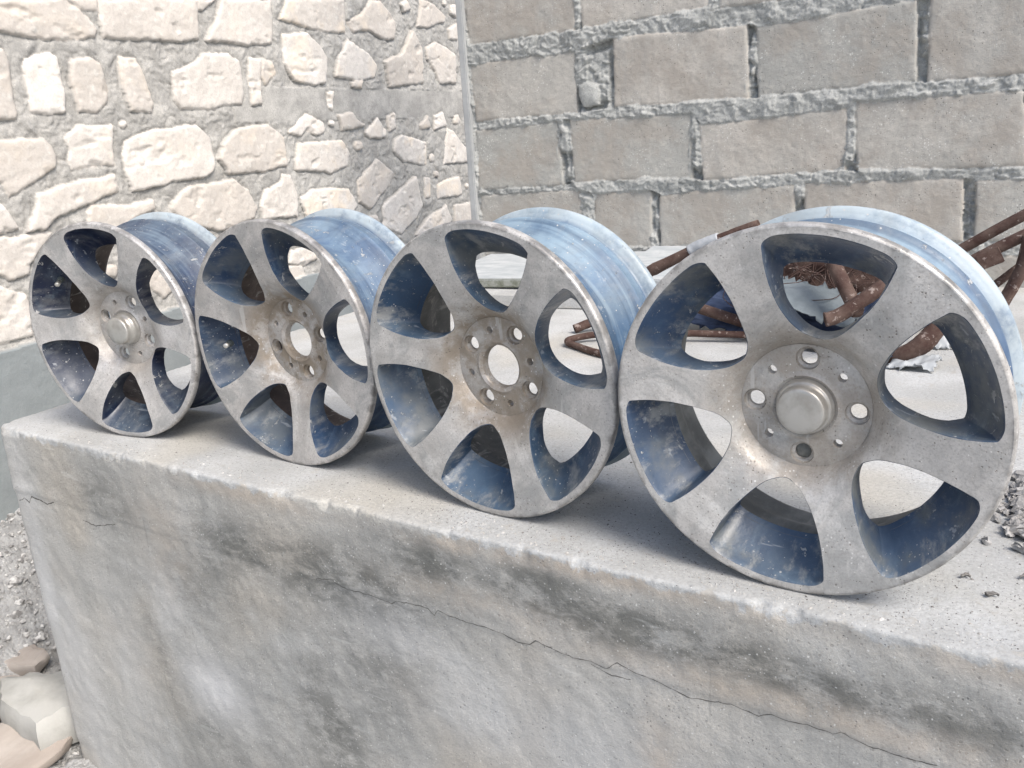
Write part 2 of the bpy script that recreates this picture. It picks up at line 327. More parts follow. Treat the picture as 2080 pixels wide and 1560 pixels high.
def conform(V):      # put the crack strip on the bumpy front face
    from mathutils.bvhtree import BVHTree
    me = bpy.data.objects['ledge_body'].data
    t = BVHTree.FromPolygons([v.co for v in me.vertices], [p.vertices for p in me.polygons])
    out = []
    for x, y, z in V:
        h = t.ray_cast(Vector((x, y-.2, z)), Vector((0, 1, 0)))
        out.append((x, h[0].y-.0003 if h[0] else y, z))
    return out
for pts, wd, nm in ((CRACK, .0006, 1), ([(-1.79, -.165), (-1.77, -.155), (-1.755, -.163), (-1.74, -.147), (-1.71, -.15), (-1.68, -.152), (-1.65, -.143)], .0013, 2), ([(-1.56, -.165), (-1.52, -.17), (-1.48, -.16), (-1.44, -.15)], .0009, 3), ([(-.42, -.143), (-.39, -.152), (-.36, -.15)], .0006, 4)):
    rnd = random.Random(nm); P = []
    for a, b in zip(pts[:-1], pts[1:]):
        n = max(2, int(abs(b[0]-a[0])/.005))
        P += [(a[0]+(b[0]-a[0])*i/n, a[1]+(b[1]-a[1])*i/n+rnd.uniform(-.0009, .0009)) for i in range(n)]
    V = []; F = []
    for x, z in P:
        h = wd*(.3+rnd.random()); V += [(x, edge_y(x), z+h), (x, edge_y(x), z-h)]
    F = [(2*i, 2*i+1, 2*i+3, 2*i+2) for i in range(len(P)-1)]
    link('crack', mesh('crack', conform(V), F), CR, LEDGE)

# ------------------------------------------------------------------ walls
def wall_mat(name, mortar, mortar2, stone, stone2, pits=True, warm=None):
    a = M(name, .9, spec=.25)
    R_, G_, B_ = a.attr(0), a.attr(1), a.attr(2)
    mo = a.mix(a.rng(a.noise(14, 7, .65), .35, .65), mortar, mortar2); mo = a.mix(a.rng(a.noise(170, 5, .8), .42, .68, 0, .5), mo, tuple(x*.55 for x in mortar))
    mo = a.mix(a.math('MULTIPLY', a.dots(220, .34, 3), .6), mo, (.66, .64, .60)); mo = a.mix(a.rng(a.noise(60, 6, .75), .52, .72, 0, .5), mo, tuple(x*.62 for x in mortar))
    s = a.mix(G_, stone, stone2)
    s = a.mix(a.rng(a.noise(150, 5, .8, off=(1, 1, 7)), .44, .70, 0, .4), s, tuple(x*.6 for x in stone))
    s = a.mix(a.rng(a.noise(6, 6, .6), .4, .7, 0, .45), s, tuple(x*.78 for x in stone))
    s = a.mix(a.rng(a.noise(35, 6, .7), .5, .75, 0, .4), s, tuple(min(.85, x*1.25) for x in stone2))
    if warm: s = a.mix(a.math('MULTIPLY', a.rng(a.noise(9, 4, .5, off=(5, 5, 5)), .48, .66, 0, .7), B_), s, warm)
    if pits:
        n = a.math('MULTIPLY', a.dots(200, .45, 3), a.rng(a.noise(9, 3), .47, .6, .03, .9))
        s = a.mix(n, s, (.62, .62, .60))
        n2 = a.math('MULTIPLY', a.dots(190, .36, 4), a.rng(a.noise(8, 3, off=(9, 1, 1)), .45, .6, .1, .8))
        s = a.mix(a.rng(a.noise(4.5, 5, .65, off=(2, 8, 1)), .42, .62, 0, .75), s, (.33, .30, .265)); s = a.mix(a.rng(a.noise(22, 5, .7, scl=(1, 1, .18)), .5, .7, 0, .5), s, (.33, .32, .30))
        s = a.mix(n2, s, (.10, .10, .095)); a.bump(n2, -.002, .7)
    a.bump(a.noise(70, 7, .75), .004, .55); a.bump(a.noise(250, 3, .6), .0012, .6)
    if warm and not pits: mo = a.mix(a.math('MULTIPLY', B_, .85), mo, (.235, .265, .275)); mo = a.mix(a.rng(a.sep(1), 2.2-2.5, 3.2-2.5, 0, .55), mo, (.56, .50, .43)) if False else mo
    return a.col(a.mix(R_, mo, s))
BLOCK_M = wall_mat('block_and_mortar', (.315, .322, .312), (.43, .435, .42), (.355, .355, .335), (.475, .445, .405), warm=(.66, .60, .50))
STONE_M = wall_mat('limestone_and_mortar', (.36, .35, .33), (.50, .485, .455), (.575, .53, .48), (.73, .69, .64), pits=False, warm=(.78, .665, .53))
_pl = M('cement_skim', .85); PLAIN = _pl.col(_pl.mix(_pl.rng(_pl.noise(8, 6, .6), .35, .7), (.33, .34, .345), (.42, .43, .43))); _pl.bump(_pl.noise(60, 5, .7), .002, .5)

def block_wall():
    W = 2.9
    u = np.concatenate([np.arange(-1.752, .10, .0033), np.arange(.10, 2.6, .02)])
    z = np.concatenate([np.arange(-.06, 1.03, .0033), np.arange(1.03, 1.9, .02)])
    X, Z = np.meshgrid(u, z)
    rows = {}
    for n, p in BLOCKS:
        if n != 'pebble': rows.setdefault(n[0], []).append(p)
    for k, (a, b) in dict(A=(.86, 1.06), B=(.60, .80), C=(.345, .56), D=(.125, .31), E=(-.08, .09)).items():
        L = rows.setdefault(k, []); x = max([q[1][0] for q in L])+.03 if L else -1.74
        while x < 2.6:
            wd = random.uniform(.37, .42); L.append([(x, b), (x+wd, b), (x+wd, a), (x, a)]); x += wd+random.uniform(.02, .04)
    for j, b in enumerate((1.10, 1.34, 1.58)):
        L = rows.setdefault('U%d' % j, []); x = -1.75-.1*(j % 2)
        while x < 2.6: wd = random.uniform(.37, .42); L.append([(x, b+.2), (x+wd, b+.2), (x+wd, b), (x, b)]); x += wd+.03
    dn = fbm(X, Z, 14, 3, 2)*.003+fbm(X, Z, 60, 3, 4)*.0016
    blk = np.full(X.shape, -1.0); G = np.zeros(X.shape); bh = np.full(X.shape, -.05)
    vj = np.full(X.shape, -1.0); inb = np.full(X.shape, -1.0)
    rnd = random.Random(3)
    for L in rows.values():
        for p in L:
            P = np.array(p); x0, z0 = P.min(0)-.05; x1, z1 = P.max(0)+.05
            i0, i1 = np.searchsorted(z, (z0, z1)); j0, j1 = np.searchsorted(u, (x0, x1))
            if i1 <= i0 or j1 <= j0: continue
            sl = (slice(i0, i1), slice(j0, j1)); d = sdf(p, X[sl], Z[sl])+dn[sl]+.0045
            t = rnd.uniform(-.02, .02), rnd.uniform(-.03, .03), rnd.uniform(-.003, .004)
            cx, cz = P.mean(0)
            h = t[2]+t[0]*(X[sl]-cx)+t[1]*(Z[sl]-cz)-.006*np.exp(-np.clip(d, 0, 1)/.0035)
            r = d > 0
            bh[sl] = np.where(r, h, bh[sl]); blk[sl] = np.maximum(blk[sl], d); G[sl] = np.where(r, rnd.random(), G[sl])
        for a, b in zip(L[:-1], L[1:]):
            q = [a[1], b[0], b[-1], a[2]]; Q = np.array(q); x0, z0 = Q.min(0)-.02; x1, z1 = Q.max(0)+.02
            i0, i1 = np.searchsorted(z, (z0, z1)); j0, j1 = np.searchsorted(u, (x0, x1))
            if i1 <= i0 or j1 <= j0: continue
            sl = (slice(i0, i1), slice(j0, j1)); vj[sl] = np.maximum(vj[sl], sdf(q, X[sl], Z[sl]))
    lump = fbm(X, Z, 11, 4, 31); l2 = fbm(X*.7, Z*1.3, 28, 4, 33); l3 = fbm(X, Z, 80, 3, 35)
    ridge = 1-np.abs(fbm(X*.8, Z, 20, 3, 44))*2
    wx, wz = X+fbm(X, Z, 25, 2, 71)*.012, Z+fbm(X, Z, 25, 2, 72)*.012
    bil = np.abs(fbm(wx*.8, wz*1.2, 15, 3, 73)); bil2 = np.abs(fbm(wx*.8, wz*1.3, 42, 3, 74))
    mort = -.0065+lump*.0060+bil*.011+bil2*.009+np.abs(fbm(wx, wz*1.2, 95, 3, 75))*.0045+.010*sstep(.35, .8, fbm(X*.5, Z*1.2, 7, 2, 76))*(1-bil2)
    dist = np.clip(-blk, 0, 1); inside = np.clip(blk, 0, 1)
    mort = mort-np.where(blk > 0, inside*1.0+.002, 0)
    vj_in = vj > -.004
    deep = -.024+np.clip(fbm(X, Z*.6, 16, 3, 51)*.06+.014, -.008, .024)+l2*.004+bil2*.012
    # wide gaps are packed with mortar, narrow ones stay open
    mort = np.where(vj_in & (blk < 0), np.minimum(mort, deep+sstep(.012, .03, vj)*.02), mort)
    mort = np.where(vj_in & (blk >= 0), np.minimum(mort, deep), mort)
    surf = bh+fbm(X, Z, 30, 4, 61)*.0010+l3*.0005
    H = np.maximum(surf, mort); Rm = (surf >= mort).astype(float)*(blk > 0)
    # a pale pebble packed in a wide joint
    for n, p in BLOCKS:
        if n == 'pebble':
            d = sdf(p, X, Z)+dn; r = d > 0; H = np.where(r, .004+.012*(1-np.exp(-np.clip(d, 0, 1)/.01))+l2*.002, H); PB = r
    A = np.stack([Rm, G, PB*1.0], -1)
    P = np.stack([X, W-H, Z], -1)
    root = empty('block_wall', (-.5, 2.95, 0)); tag(root, 'grey concrete block wall with rough mortar joints behind the wheels', 'wall')
    me = grid_mesh('block_courses', P, A); o = link('block_courses', me, BLOCK_M, root); o.location = (.5, -2.95, 0)
    def slab(name, x0, x1, y0, y1, z0, z1, mat):
        bm = bmesh.new(); bmesh.ops.create_cube(bm, size=1)
        for v in bm.verts: v.co = Vector(((x0+x1)/2+v.co.x*(x1-x0), (y0+y1)/2+v.co.y*(y1-y0), (z0+z1)/2+v.co.z*(z1-z0)))
        bmesh.ops.bevel(bm, geom=bm.edges[:], offset=.003, segments=2, affect='EDGES')
        mm = bpy.data.meshes.new(name); bm.to_mesh(mm); bm.free(); q = link(name, mm, mat, root, False); q.location = (.5, -2.95, 0); return q
    slab('corner_strip', -1.776, -1.750, 2.878, 3.12, -.9, 1.9, PLAIN)
    slab('wall_core', -1.749, 2.6, 2.955, 3.11, -.1, 1.89, PLAIN)
    return root
block_wall()

def stone_wall():
    U = -2.6
    y = np.concatenate([np.arange(-2, 1.1, .03), np.arange(1.1, 4.5, .0042), np.arange(4.5, 7, .03)])
    z = np.concatenate([np.arange(-.9, -.04, .01), np.arange(-.04, 1.3, .0042), np.arange(1.3, 2.2, .03)])
    Y, Z = np.meshgrid(y, z)
    dn = fbm(Y, Z, 12, 3, 102)*.005+fbm(Y, Z, 45, 4, 104)*.0035
    wy, wz = Y+fbm(Y, Z, 20, 2, 71)*.015, Z+fbm(Y, Z, 20, 2, 72)*.015
    H = fbm(Y, Z, 9, 3, 131)*.006+np.abs(fbm(wy, wz, 16, 3, 133))*.007+np.abs(fbm(wy, wz, 45, 4, 134))*.0055
    Rm = np.zeros(Y.shape); G = np.zeros(Y.shape); B = np.zeros(Y.shape); occ = np.zeros(Y.shape, bool)
    rnd = random.Random(9)
    band = (Y > 2.55) & (Z > .63) & (Z < .765) & (Y < 4.4)
    H = np.where(band, fbm(Y, Z, 9, 3, 5)*.004+.006, H)
    def stamp(p, far):
        P = np.array(p); a0, b0 = P.min(0)-.04; a1, b1 = P.max(0)+.04
        i0, i1 = np.searchsorted(z, (b0, b1)); j0, j1 = np.searchsorted(y, (a0, a1))
        if i1 <= i0 or j1 <= j0: return
        sl = (slice(i0, i1), slice(j0, j1)); d = sdf(p, Y[sl], Z[sl])+dn[sl]; d = d+.004; r = d > 0
        cy, cz = P.mean(0); q_ = .03 if far > .5 else .04; ty, tz = rnd.uniform(-q_, q_), rnd.uniform(-q_, q_)
        size = min(a1-a0, b1-b0)-.08
        h = rnd.uniform(.002, .009)+ty*(Y[sl]-cy)+tz*(Z[sl]-cz)+.009*(1-np.exp(-np.clip(d, 0, 1)/.004))
        ph = rnd.random()*50
        h = h+fbm(Y[sl]+ph, Z[sl], 10, 3, 7)*.0032-np.clip(fbm(Y[sl]+ph, Z[sl]*1.5, 16, 3, 8)-.35, 0, 1)*.012+fbm(Y[sl], Z[sl], 60, 3, 77)*.0012
        H[sl] = np.where(r, h, H[sl]-0.006*np.exp(-np.clip(-d, 0, 1)/.006)*(~r)*(~occ[sl]))
        Rm[sl] = np.where(r, 1, Rm[sl]); G[sl] = np.where(r, rnd.random(), G[sl]); B[sl] = np.where(r, rnd.random()**.7*(.25+.75*far), B[sl]); occ[sl] |= d > -.012  # far stones take more warm tint: sunlit glow put into their colour
    for p in STONES: stamp(p, 1.0 if p[0][0] > 2.3 else .25)
    yc = np.array([q for s in STONES for q in s])
    for tries, (sw, sh) in ((1600, (.17, .11)), (1800, (.10, .075)), (2500, (.055, .045)), (3000, (.034, .028))):
        for _ in range(tries):
            cy, cz = rnd.uniform(-1.8, 6.8), rnd.uniform(.06, 2.05)
            seen = 1.35 < cy < 4.1 and cz > .26 and cz < 1.05
            if seen and (sw > .08 or rnd.random() < .35): continue
            if 2.5 < cy < 4.4 and .62 < cz < .775: continue
            w_, h_ = sw*rnd.uniform(.75, 1.2), sh*rnd.uniform(.75, 1.2)
            i0, i1 = np.searchsorted(z, (cz-h_/2-.012, cz+h_/2+.012)); j0, j1 = np.searchsorted(y, (cy-w_/2-.012, cy+w_/2+.012))
            if occ[i0:i1, j0:j1].any(): continue
            k = rnd.randint(5, 8); ph = rnd.random()*6.3; p = []
            for q in range(k):
                t = ph+q/k*2*math.pi; e = 1/max(abs(math.cos(t)), abs(math.sin(t)))
                rr_ = min(e, 1.22)*rnd.uniform(.82, 1.0)*.5; p.append((cy+math.cos(t)*w_*rr_, cz+math.sin(t)*h_*rr_))
            stamp(p, 1.0 if cy > 2.3 else .25)
    pl = Z < .0+fbm(Y, Z*0, 6, 2, 3)*.006
    H = np.where(pl, .03+fbm(Y, Z, 6, 3, 15)*.004+fbm(Y, Z, 50, 3, 16)*.001, H); Rm = np.where(pl, 0, Rm); B = np.where(pl, 1, B*(Rm > 0))
    P = np.stack([U+H, Y, Z], -1)
    root = empty('stone_wall', (U, 2.5, -.5)); tag(root, 'pale limestone rubble wall with grey mortar on the left behind the ledge', 'wall')
    me = grid_mesh('rubble_face', P, np.stack([Rm, G, B], -1), flip=True); o = link('rubble_face', me, STONE_M, root); o.location = (-U, -2.5, .5)
    bm = bmesh.new(); bmesh.ops.create_cube(bm, size=1)
    for v in bm.verts: v.co = Vector((U-.2+v.co.x*.28, 2.5+v.co.y*9, .65+v.co.z*3.1))
    mm = bpy.data.meshes.new('wall_core'); bm.to_mesh(mm); bm.free(); q = link('wall_core', mm, PLAIN, root, False); q.location = (-U, -2.5, .5)
stone_wall()

# ------------------------------------------------------------------ lower ground
def ground():
    x = np.concatenate([np.linspace(-60, -3, 20)[:-1], np.arange(-3, -1.7, .008), np.linspace(-1.7, 3, 60)[1:], np.linspace(3, 60, 20)[1:]])
    y = np.concatenate([np.linspace(-60, .3, 30)[:-1], np.arange(.3, 2.4, .008), np.linspace(2.4, 6, 60)[1:], np.linspace(6, 60, 20)[1:]])
    X, Y = np.meshgrid(x, y)
    Z = -.83+.33*sstep(-2.12, -2.62, X)*sstep(.6, 1.3, Y)+.1*sstep(1.2, 2.0, Y)*(X < -1.7)
    f = ((X > -3.1) & (X < 3) & (Y > -.5) & (Y < 6))
    Z = Z+(fbm(X, Y, 5, 3, 1)*.015+fbm(X, Y, 30, 3, 2)*.009+np.maximum(0, fbm(X, Y, 70, 2, 3)-.2)*.016)*f
    Z = np.where(X < -2.75, -.9, Z)
    a = M('cement_gravel', .95); c = a.mix(a.rng(a.noise(12, 6, .6), .35, .65), (.26, .26, .255), (.38, .38, .375))
    c = a.mix(a.rng(a.vor(75), .12, .25, .8, 0), c, (.55, .54, .52)); c = a.mix(a.rng(a.noise(50, 5, .7), .52, .7, 0, .7), c, (.17, .165, .16))
    a.bump(a.vor(90), -.006, .8); a.bump(a.noise(160, 4, .7), .003, .8)
    o = link('ground', grid_mesh('ground', np.stack([X, Y, Z], -1)), a.col(c)); tag(o, kind='structure')
ground()

# ------------------------------------------------------------------ alloy wheels
R = .208; WD = .180; RB = .203
PR = [0, .34*R, .38*R, .42*R, .5*R, .6*R, .75*R, .9*R, 1.0*R]; PD = [.046, .045, .036, .027, .0185, .012, .005, .001, .0005]
def dface(r): return float(np.interp(r, PR, PD))
LOW = [(.924, .8), (.90, .2), (.80, -.5), (.70, -.3), (.62, .9), (.54, 3.0), (.47, 6.5), (.425, 12), (.405, 20)]
HIGH = [(.425, 28), (.46, 33.2), (.52, 37.4), (.60, 40.2), (.70, 41.4), (.80, 41.5), (.87, 41.1), (.914, 40.5)]
OUT = [(.939, 37.8), (.945, 34), (.946, 28), (.946, 20), (.946, 12), (.946, 6), (.941, 3.2)]
def window():
    P = [(r*R*math.cos(math.radians(t)), r*R*math.sin(math.radians(t))) for r, t in LOW+HIGH+OUT]
    # closed Catmull-Rom, resampled
    out = []; n = len(P)
    for i in range(n):
        p0, p1, p2, p3 = [np.array(P[(i+k-1) % n]) for k in range(4)]
        for s in range(5):
            t = s/5; out.append(.5*((2*p1)+(-p0+p2)*t+(2*p0-5*p1+4*p2-p3)*t*t+(-p0+3*p1-3*p2+p3)*t**3))
    return np.array(out)
WIN = window()
def offset(P, d):        # outward positive
    nx = np.roll(P, -1, 0)-np.roll(P, 1, 0); n = np.stack([nx[:, 1], -nx[:, 0]], -1); n /= np.linalg.norm(n, axis=1)[:, None]
    area = ((P[:, 0]*np.roll(P[:, 1], -1))-(np.roll(P[:, 0], -1)*P[:, 1])).sum()
    if area < 0: n = -n
    return P+n*d
def BR(r): return float(np.interp(r/R, [0, .40, .60, .80, .946, 1.0], [0, .400, .575, .690, .772, .785]))*R
def BD(r): return float(np.interp(r/R, [.33, .42, .60, .80, .946, 1.0], [.061, .056, .045, .048, .056, .058]))
def rot2(P, a): c, s = math.cos(a), math.sin(a); return P@np.array([[c, s], [-s, c]])
def spoke_face(seed):
    rs = np.random.RandomState(seed)
    V2 = []; E = []; holes = []
    def loop(P):
        b = len(V2); V2.extend([tuple(p) for p in P]); E.extend([(b+i, b+(i+1) % len(P)) for i in range(len(P))]); return list(range(b, b+len(P)))
    wl = []
    W0 = [rot2(WIN, math.radians(60*k)) for k in range(6)]
    W0 = [w+0 for w in W0]
    for w in W0: wl.append(loop(offset(w, .0008)))
    rin = .0712; cr = lambda r, n: np.array([(r*math.cos(t), r*math.sin(t)) for t in np.linspace(0, 2*math.pi, n, endpoint=False)])
    outer = loop(cr(R-.0035, 220)); inner = loop(cr(rin, 110))
    big = [offset(w, .0038) for w in W0]
    for r in np.arange(rin+.0035, R-.006, .0042):
        n = int(2*math.pi*r/.0048); q = cr(r, n)
        q = rot2(q, rs.rand())
        keep = np.ones(n, bool)
        for w in big: keep &= sdf(w, q[:, 0], q[:, 1]) < 0
        V2.extend([tuple(p) for p in q[keep]])
    v, e, f, ov, oe, of = delaunay_2d_cdt([Vector(p) for p in V2], E, [], 0, 1e-6)
    v = np.array([tuple(p) for p in v]); f = np.array([tuple(t) for t in f if len(t) == 3])
    cen = v[f].mean(1); rr_ = np.hypot(cen[:, 0], cen[:, 1]); keep = (rr_ > rin*.9995) & (rr_ < R-.0034)
    big0 = [offset(w, .0007) for w in W0]
    for w in big0: keep &= sdf(w, cen[:, 0], cen[:, 1]) < 0
    f = f[keep]
    idx = {}
    for i, L in enumerate(ov):
        for k in L: idx[k] = i
    rad = np.hypot(v[:, 0], v[:, 1]); dep = np.interp(rad, PR, PD)+.0016*np.exp(-((rad-.0715)/.0012)**2)
    # spokes crown slightly between the windows; corrosion pits
    dep = dep+fbm(v[:, 0]+3, v[:, 1], 22, 3, seed)*.0006+np.clip(fbm(v[:, 0], v[:, 1]+9, 120, 2, seed+3)-.45, 0, 1)*.0008
    V = [(a, d, b) for (a, b), d in zip(v, dep)]; F = [tuple(t) for t in f]; mi = [0]*len(F)
    n0 = len(V)
    V += [(a*BR(r_)/r_, BD(r_), b*BR(r_)/r_) for (a, b), r_ in zip(v, rad)]
    F += [(t[0]+n0, t[2]+n0, t[1]+n0) for t in f]; mi += [1]*len(f)
    for L, w in zip(wl, W0):
        L = [idx[i] for i in L]; n = len(L)
        rows = [L]
        def wall(t, bow):
            b = len(V); q = offset(w, -.0022*t)
            for (a, c), (a0, c0) in zip(q, w):
                r0 = math.hypot(a0, c0); rr_ = math.hypot(a, c); k_ = t**bow
                sc = (rr_*(1-k_)+BR(rr_)*k_)/rr_; d0 = dface(r0)+.0009
                V.append((a*sc, d0+(BD(rr_)-d0)*t, c*sc))
            return list(range(b, b+n))
        for t in (0, .12, .3, .5, .7, .87): rows.append(wall(t, 1.45))
        rows.append([i+n0 for i in L])
        for i, p in zip(rows[-1], wall(1, 1)): V[i] = V[p]
        for j, (r0, r1) in enumerate(zip(rows[:-1], rows[1:])):
            for i in range(n):
                F.append((r0[i], r0[(i+1) % n], r1[(i+1) % n], r1[i])); mi.append(1)
    return V, F, mi
def lathe(prof, n=160, mi=None, closed=False):
    V = []; F = []; ms = []
    for r, d in prof:
        for k in range(n):
            t = 2*math.pi*k/n; V.append((r*math.cos(t), d, r*math.sin(t)))
    for j in range(len(prof)-1):
        for k in range(n): F.append((j*n+k, j*n+(k+1) % n, (j+1)*n+(k+1) % n, (j+1)*n+k)); ms.append(mi[j] if mi else 0)
    return V, F, ms
def hub(phase, seed, bore_open):
    """disc with lug holes; bores run right through"""
    V2 = []; E = []
    def loop(P):
        b = len(V2); V2.extend([tuple(p) for p in P]); E.extend([(b+i, b+(i+1) % len(P)) for i in range(len(P))]); return list(range(b, b+len(P)))
    cr = lambda r, n, c=(0, 0): np.array([(c[0]+r*math.cos(t), c[1]+r*math.sin(t)) for t in np.linspace(0, 2*math.pi, n, endpoint=False)])
    lug = [(.0555*math.cos(t), .0555*math.sin(t)) for t in [math.radians(88-0+90*k) for k in range(4)]]
    sm = [(.0535*math.cos(t), .0535*math.sin(t)) for t in [math.radians(88+45+90*k) for k in range(4)]]
    holes = []
    out = loop(cr(.0712, 110)); bl = loop(cr(.0325, 64)); holes.append((0, 0, .0325))
    ll = []
    for c in lug: ll.append((loop(cr(.0132, 36, c)), c)); holes.append((*c, .0132))
    sl_ = []
    for c in sm: sl_.append((loop(cr(.0052, 18, c)), c)); holes.append((*c, .0052))
    for r in np.arange(.036, .070, .0035):
        q = cr(r, int(2*math.pi*r/.0038)); k = np.ones(len(q), bool)
        for a, b, c in holes: k &= np.hypot(q[:, 0]-a, q[:, 1]-b) > c+.0015
        V2.extend([tuple(p) for p in q[k]])
    v, e, f, ov, oe, of = delaunay_2d_cdt([Vector(p) for p in V2], E, [], 0, 1e-7)
    v = np.array([tuple(p) for p in v]); f = np.array([tuple(t) for t in f if len(t) == 3]); cen = v[f].mean(1)
    keep = np.hypot(cen[:, 0], cen[:, 1]) < .0712
    for a, b, c in holes: keep &= np.hypot(cen[:, 0]-a, cen[:, 1]-b) > c*.998
    f = f[keep]; idx = {k: i for i, L in enumerate(ov) for k in L}
    rv = np.hypot(v[:, 0], v[:, 1]); dep = .0455+fbm(v[:, 0], v[:, 1], 60, 3, seed)*.0004-.0022*np.exp(-((rv-.036)/.0022)**2)*(rv > .033)
    V = [(a, d, b) for (a, b), d in zip(v, dep)]; F = [tuple(t) for t in f]; mi = [0]*len(F)
    def tube(L, c, steps, mt=0):
        n = len(L); prev = [idx[i] for i in L]
        for r, d in steps:
            b = len(V); V.extend([(c[0]+r*math.cos(2*math.pi*k/n), d, c[1]+r*math.sin(2*math.pi*k/n)) for k in range(n)])
            cur = list(range(b, b+n)); F.extend([(prev[i], prev[(i+1) % n], cur[(i+1) % n], cur[i]) for i in range(n)]); mi.extend([mt]*n); prev = cur
    for L, c in ll: tube(L, c, [(.0130, .0465), (.0122, .0500), (.0092, .0515), (.0088, .0525), (.0088, .0570)])
    for L, c in sl_: tube(L, c, [(.0050, .0465), (.0050, .0570)])
    tube(bl, (0, 0), [(.0312, .0468), (.0308, .053), (.0298, .0545), (.0298, .0575)])
    tube(out, (0, 0), [(.0712, .050), (.0712, .0600), (.066, .0605), (.0645, .0575), (.0645, .0500)])
    return V, F, mi
def xf(V, ph):      # phase about the axle (y) with angles counted anticlockwise seen from the front
    c, s = math.cos(ph), math.sin(ph); return [(x*c-z*s, y, x*s+z*c) for x, y, z in V]

def alloy_mats(k, tone, blue, pale, inner, dust):
    a = M('bare_dusty_alloy', .5, .35, .5); o = (k*3.1, k*1.7, k)
    c = a.mix(a.rng(a.noise(16, 6, .65, off=o), .35, .65), tuple(x*.82 for x in tone), tuple(min(1, x*1.10) for x in tone))
    c = a.mix(a.rng(a.noise(70, 5, .7, off=o), .48, .72, 0, .45), c, tuple(x*.66 for x in tone))
    c = a.mix(a.rng(a.noise(9, 6, .7, off=(k, 6, 6), dist=1.0), .47, .62, 0, .7), c, tuple(x*q for x, q in zip(tone, (.60, .63, .65)))); c = a.mix(a.rng(a.noise(7, 6, .7, off=(k, 1, 9), dist=1.2), .52, .66, 0, .6), c, tuple(x*q for x, q in zip(tone, (1.25, 1.27, 1.28))))
    c = a.mix(a.rng(a.noise(380, 3, .7, off=o), .45, .7, 0, .45), c, tuple(x*.5 for x in tone))
    # brown brake dirt collected round the hub
    r = a.math('POWER', a.math('ADD', a.math('POWER', a.sep(0), 2.0), a.math('POWER', a.sep(2), 2.0)), .5)
    dirt = a.math('MULTIPLY', a.rng(r, .072, .128, 1, 0), a.rng(a.noise(22, 6, .65, off=o), .36, .58, .15, 1))
    c = a.mix(a.math('MULTIPLY', dirt, dust), c, (.225, .175, .12))
    sp = a.math('MULTIPLY', a.dots(320, .36, 3), a.rng(a.noise(25, 3, off=o), .40, .6, 0, .75)); c = a.mix(sp, c, (.13, .115, .10))
    ws = a.math('MULTIPLY', a.dots(260, .32, 4), a.rng(a.noise(30, 3, off=(9, k, 4)), .42, .6, 0, .8)); c = a.mix(ws, c, (.70, .69, .67))
    sc = a.noise(90, 2, .5, scl=(1, 1, .10), rot=(0, .5*k, 0), off=o); c = a.mix(a.rng(sc, .66, .72, 0, .5), c, (.55, .54, .52))
    rim = a.math('MULTIPLY', a.rng(r, .199, .206), a.rng(a.noise(45, 4, off=o), .46, .6, 0, .6)); c = a.mix(rim, c, (.17, .16, .15))
    a.rough(a.rng(a.noise(14, 6, .65, off=o), .35, .65, .36, .68))
    a.bump(a.noise(120, 6, .7, off=o), .0011, .7); a.bump(sp, -.0006, .8)
    A = a.col(c)
    def paint(nm, base, pl, upk, gr, dk=1):
        b = M(nm, .42, .0, .5)
        d = b.mix(b.rng(b.noise(9, 5, .6, off=o), .35, .7), base, tuple(x*1.6 for x in base))
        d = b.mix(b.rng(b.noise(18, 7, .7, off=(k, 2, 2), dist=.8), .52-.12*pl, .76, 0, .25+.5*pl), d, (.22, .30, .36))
        up = b.math('MULTIPLY', b.rng(b.normal_z(), .0, .9), b.rng(b.noise(14, 6, .7, off=o, scl=(1, .5, 1)), .3, .66, .35*upk, upk)); d = b.mix(up, d, (.34, .44, .50))  # upward faces paler: settled dust plus sky light put into the paint colour
        if gr < .3:
            rg = b.noise(38, 4, .6, scl=(.06, 1, .06), off=o); d = b.mix(b.rng(rg, .50, .64, 0, .55), d, tuple(x*.7 for x in base)); rg2 = b.noise(60, 3, .6, scl=(.08, 1, .08), off=(1, 5, k)); d = b.mix(b.rng(rg2, .54, .68, 0, .15+.35*pl), d, (.34, .42, .47))
            fl = b.math('MULTIPLY', b.rng(b.sep(1), .160, .166), b.rng(b.noise(24, 5, .7, off=o), .3, .55, .35, .95)); d = b.mix(fl, d, (.42, .48, .51))
        w1 = b.math('MULTIPLY', b.dots(230, .30, 4), b.rng(b.noise(14, 3, off=o), .44, .62, .05, .9)); d = b.mix(w1, d, (.50, .49, .47))
        w2 = b.math('MAXIMUM', b.rng(b.noise(42, 6, .7, off=o, dist=.5), .64, .655, 0, .8), b.rng(b.noise(95, 7, .8, off=(k, 8, 1)), .645, .66, 0, .75)); d = b.mix(w2, d, (.42, .42, .41))
        g_ = b.rng(b.noise(11, 5, .6, off=(3, k, 8)), .46, .66, 0, gr); d = b.mix(g_, d, (.125, .135, .135)); g2 = b.rng(b.noise(26, 6, .7, scl=(1, .3, 1), off=(k, 5, 8)), .50, .66, 0, gr*.8); d = b.mix(g2, d, (.30, .30, .285))
        scv = b.noise(70, 3, .6, scl=(.15, 1, 1), rot=(.5, .8, .3), off=o); d = b.mix(b.rng(scv, .64, .72, 0, .5), d, (.38, .40, .42))
        b.rough(b.rng(b.noise(14, 5, off=o), .3, .7, .32, .62)); b.bump(b.noise(90, 5, .7), .0009, .6); b.bump(w2, .0006)
        return b.col(d)
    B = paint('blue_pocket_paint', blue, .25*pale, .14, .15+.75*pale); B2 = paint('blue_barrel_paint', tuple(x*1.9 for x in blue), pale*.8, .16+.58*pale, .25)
    e = M('brake_dust', .7, 0, .35)
    g = e.mix(e.rng(e.noise(14, 6, .65, scl=(1, .35, 1), off=o), .38, .66), inner, tuple(x*2.2+.008 for x in inner))
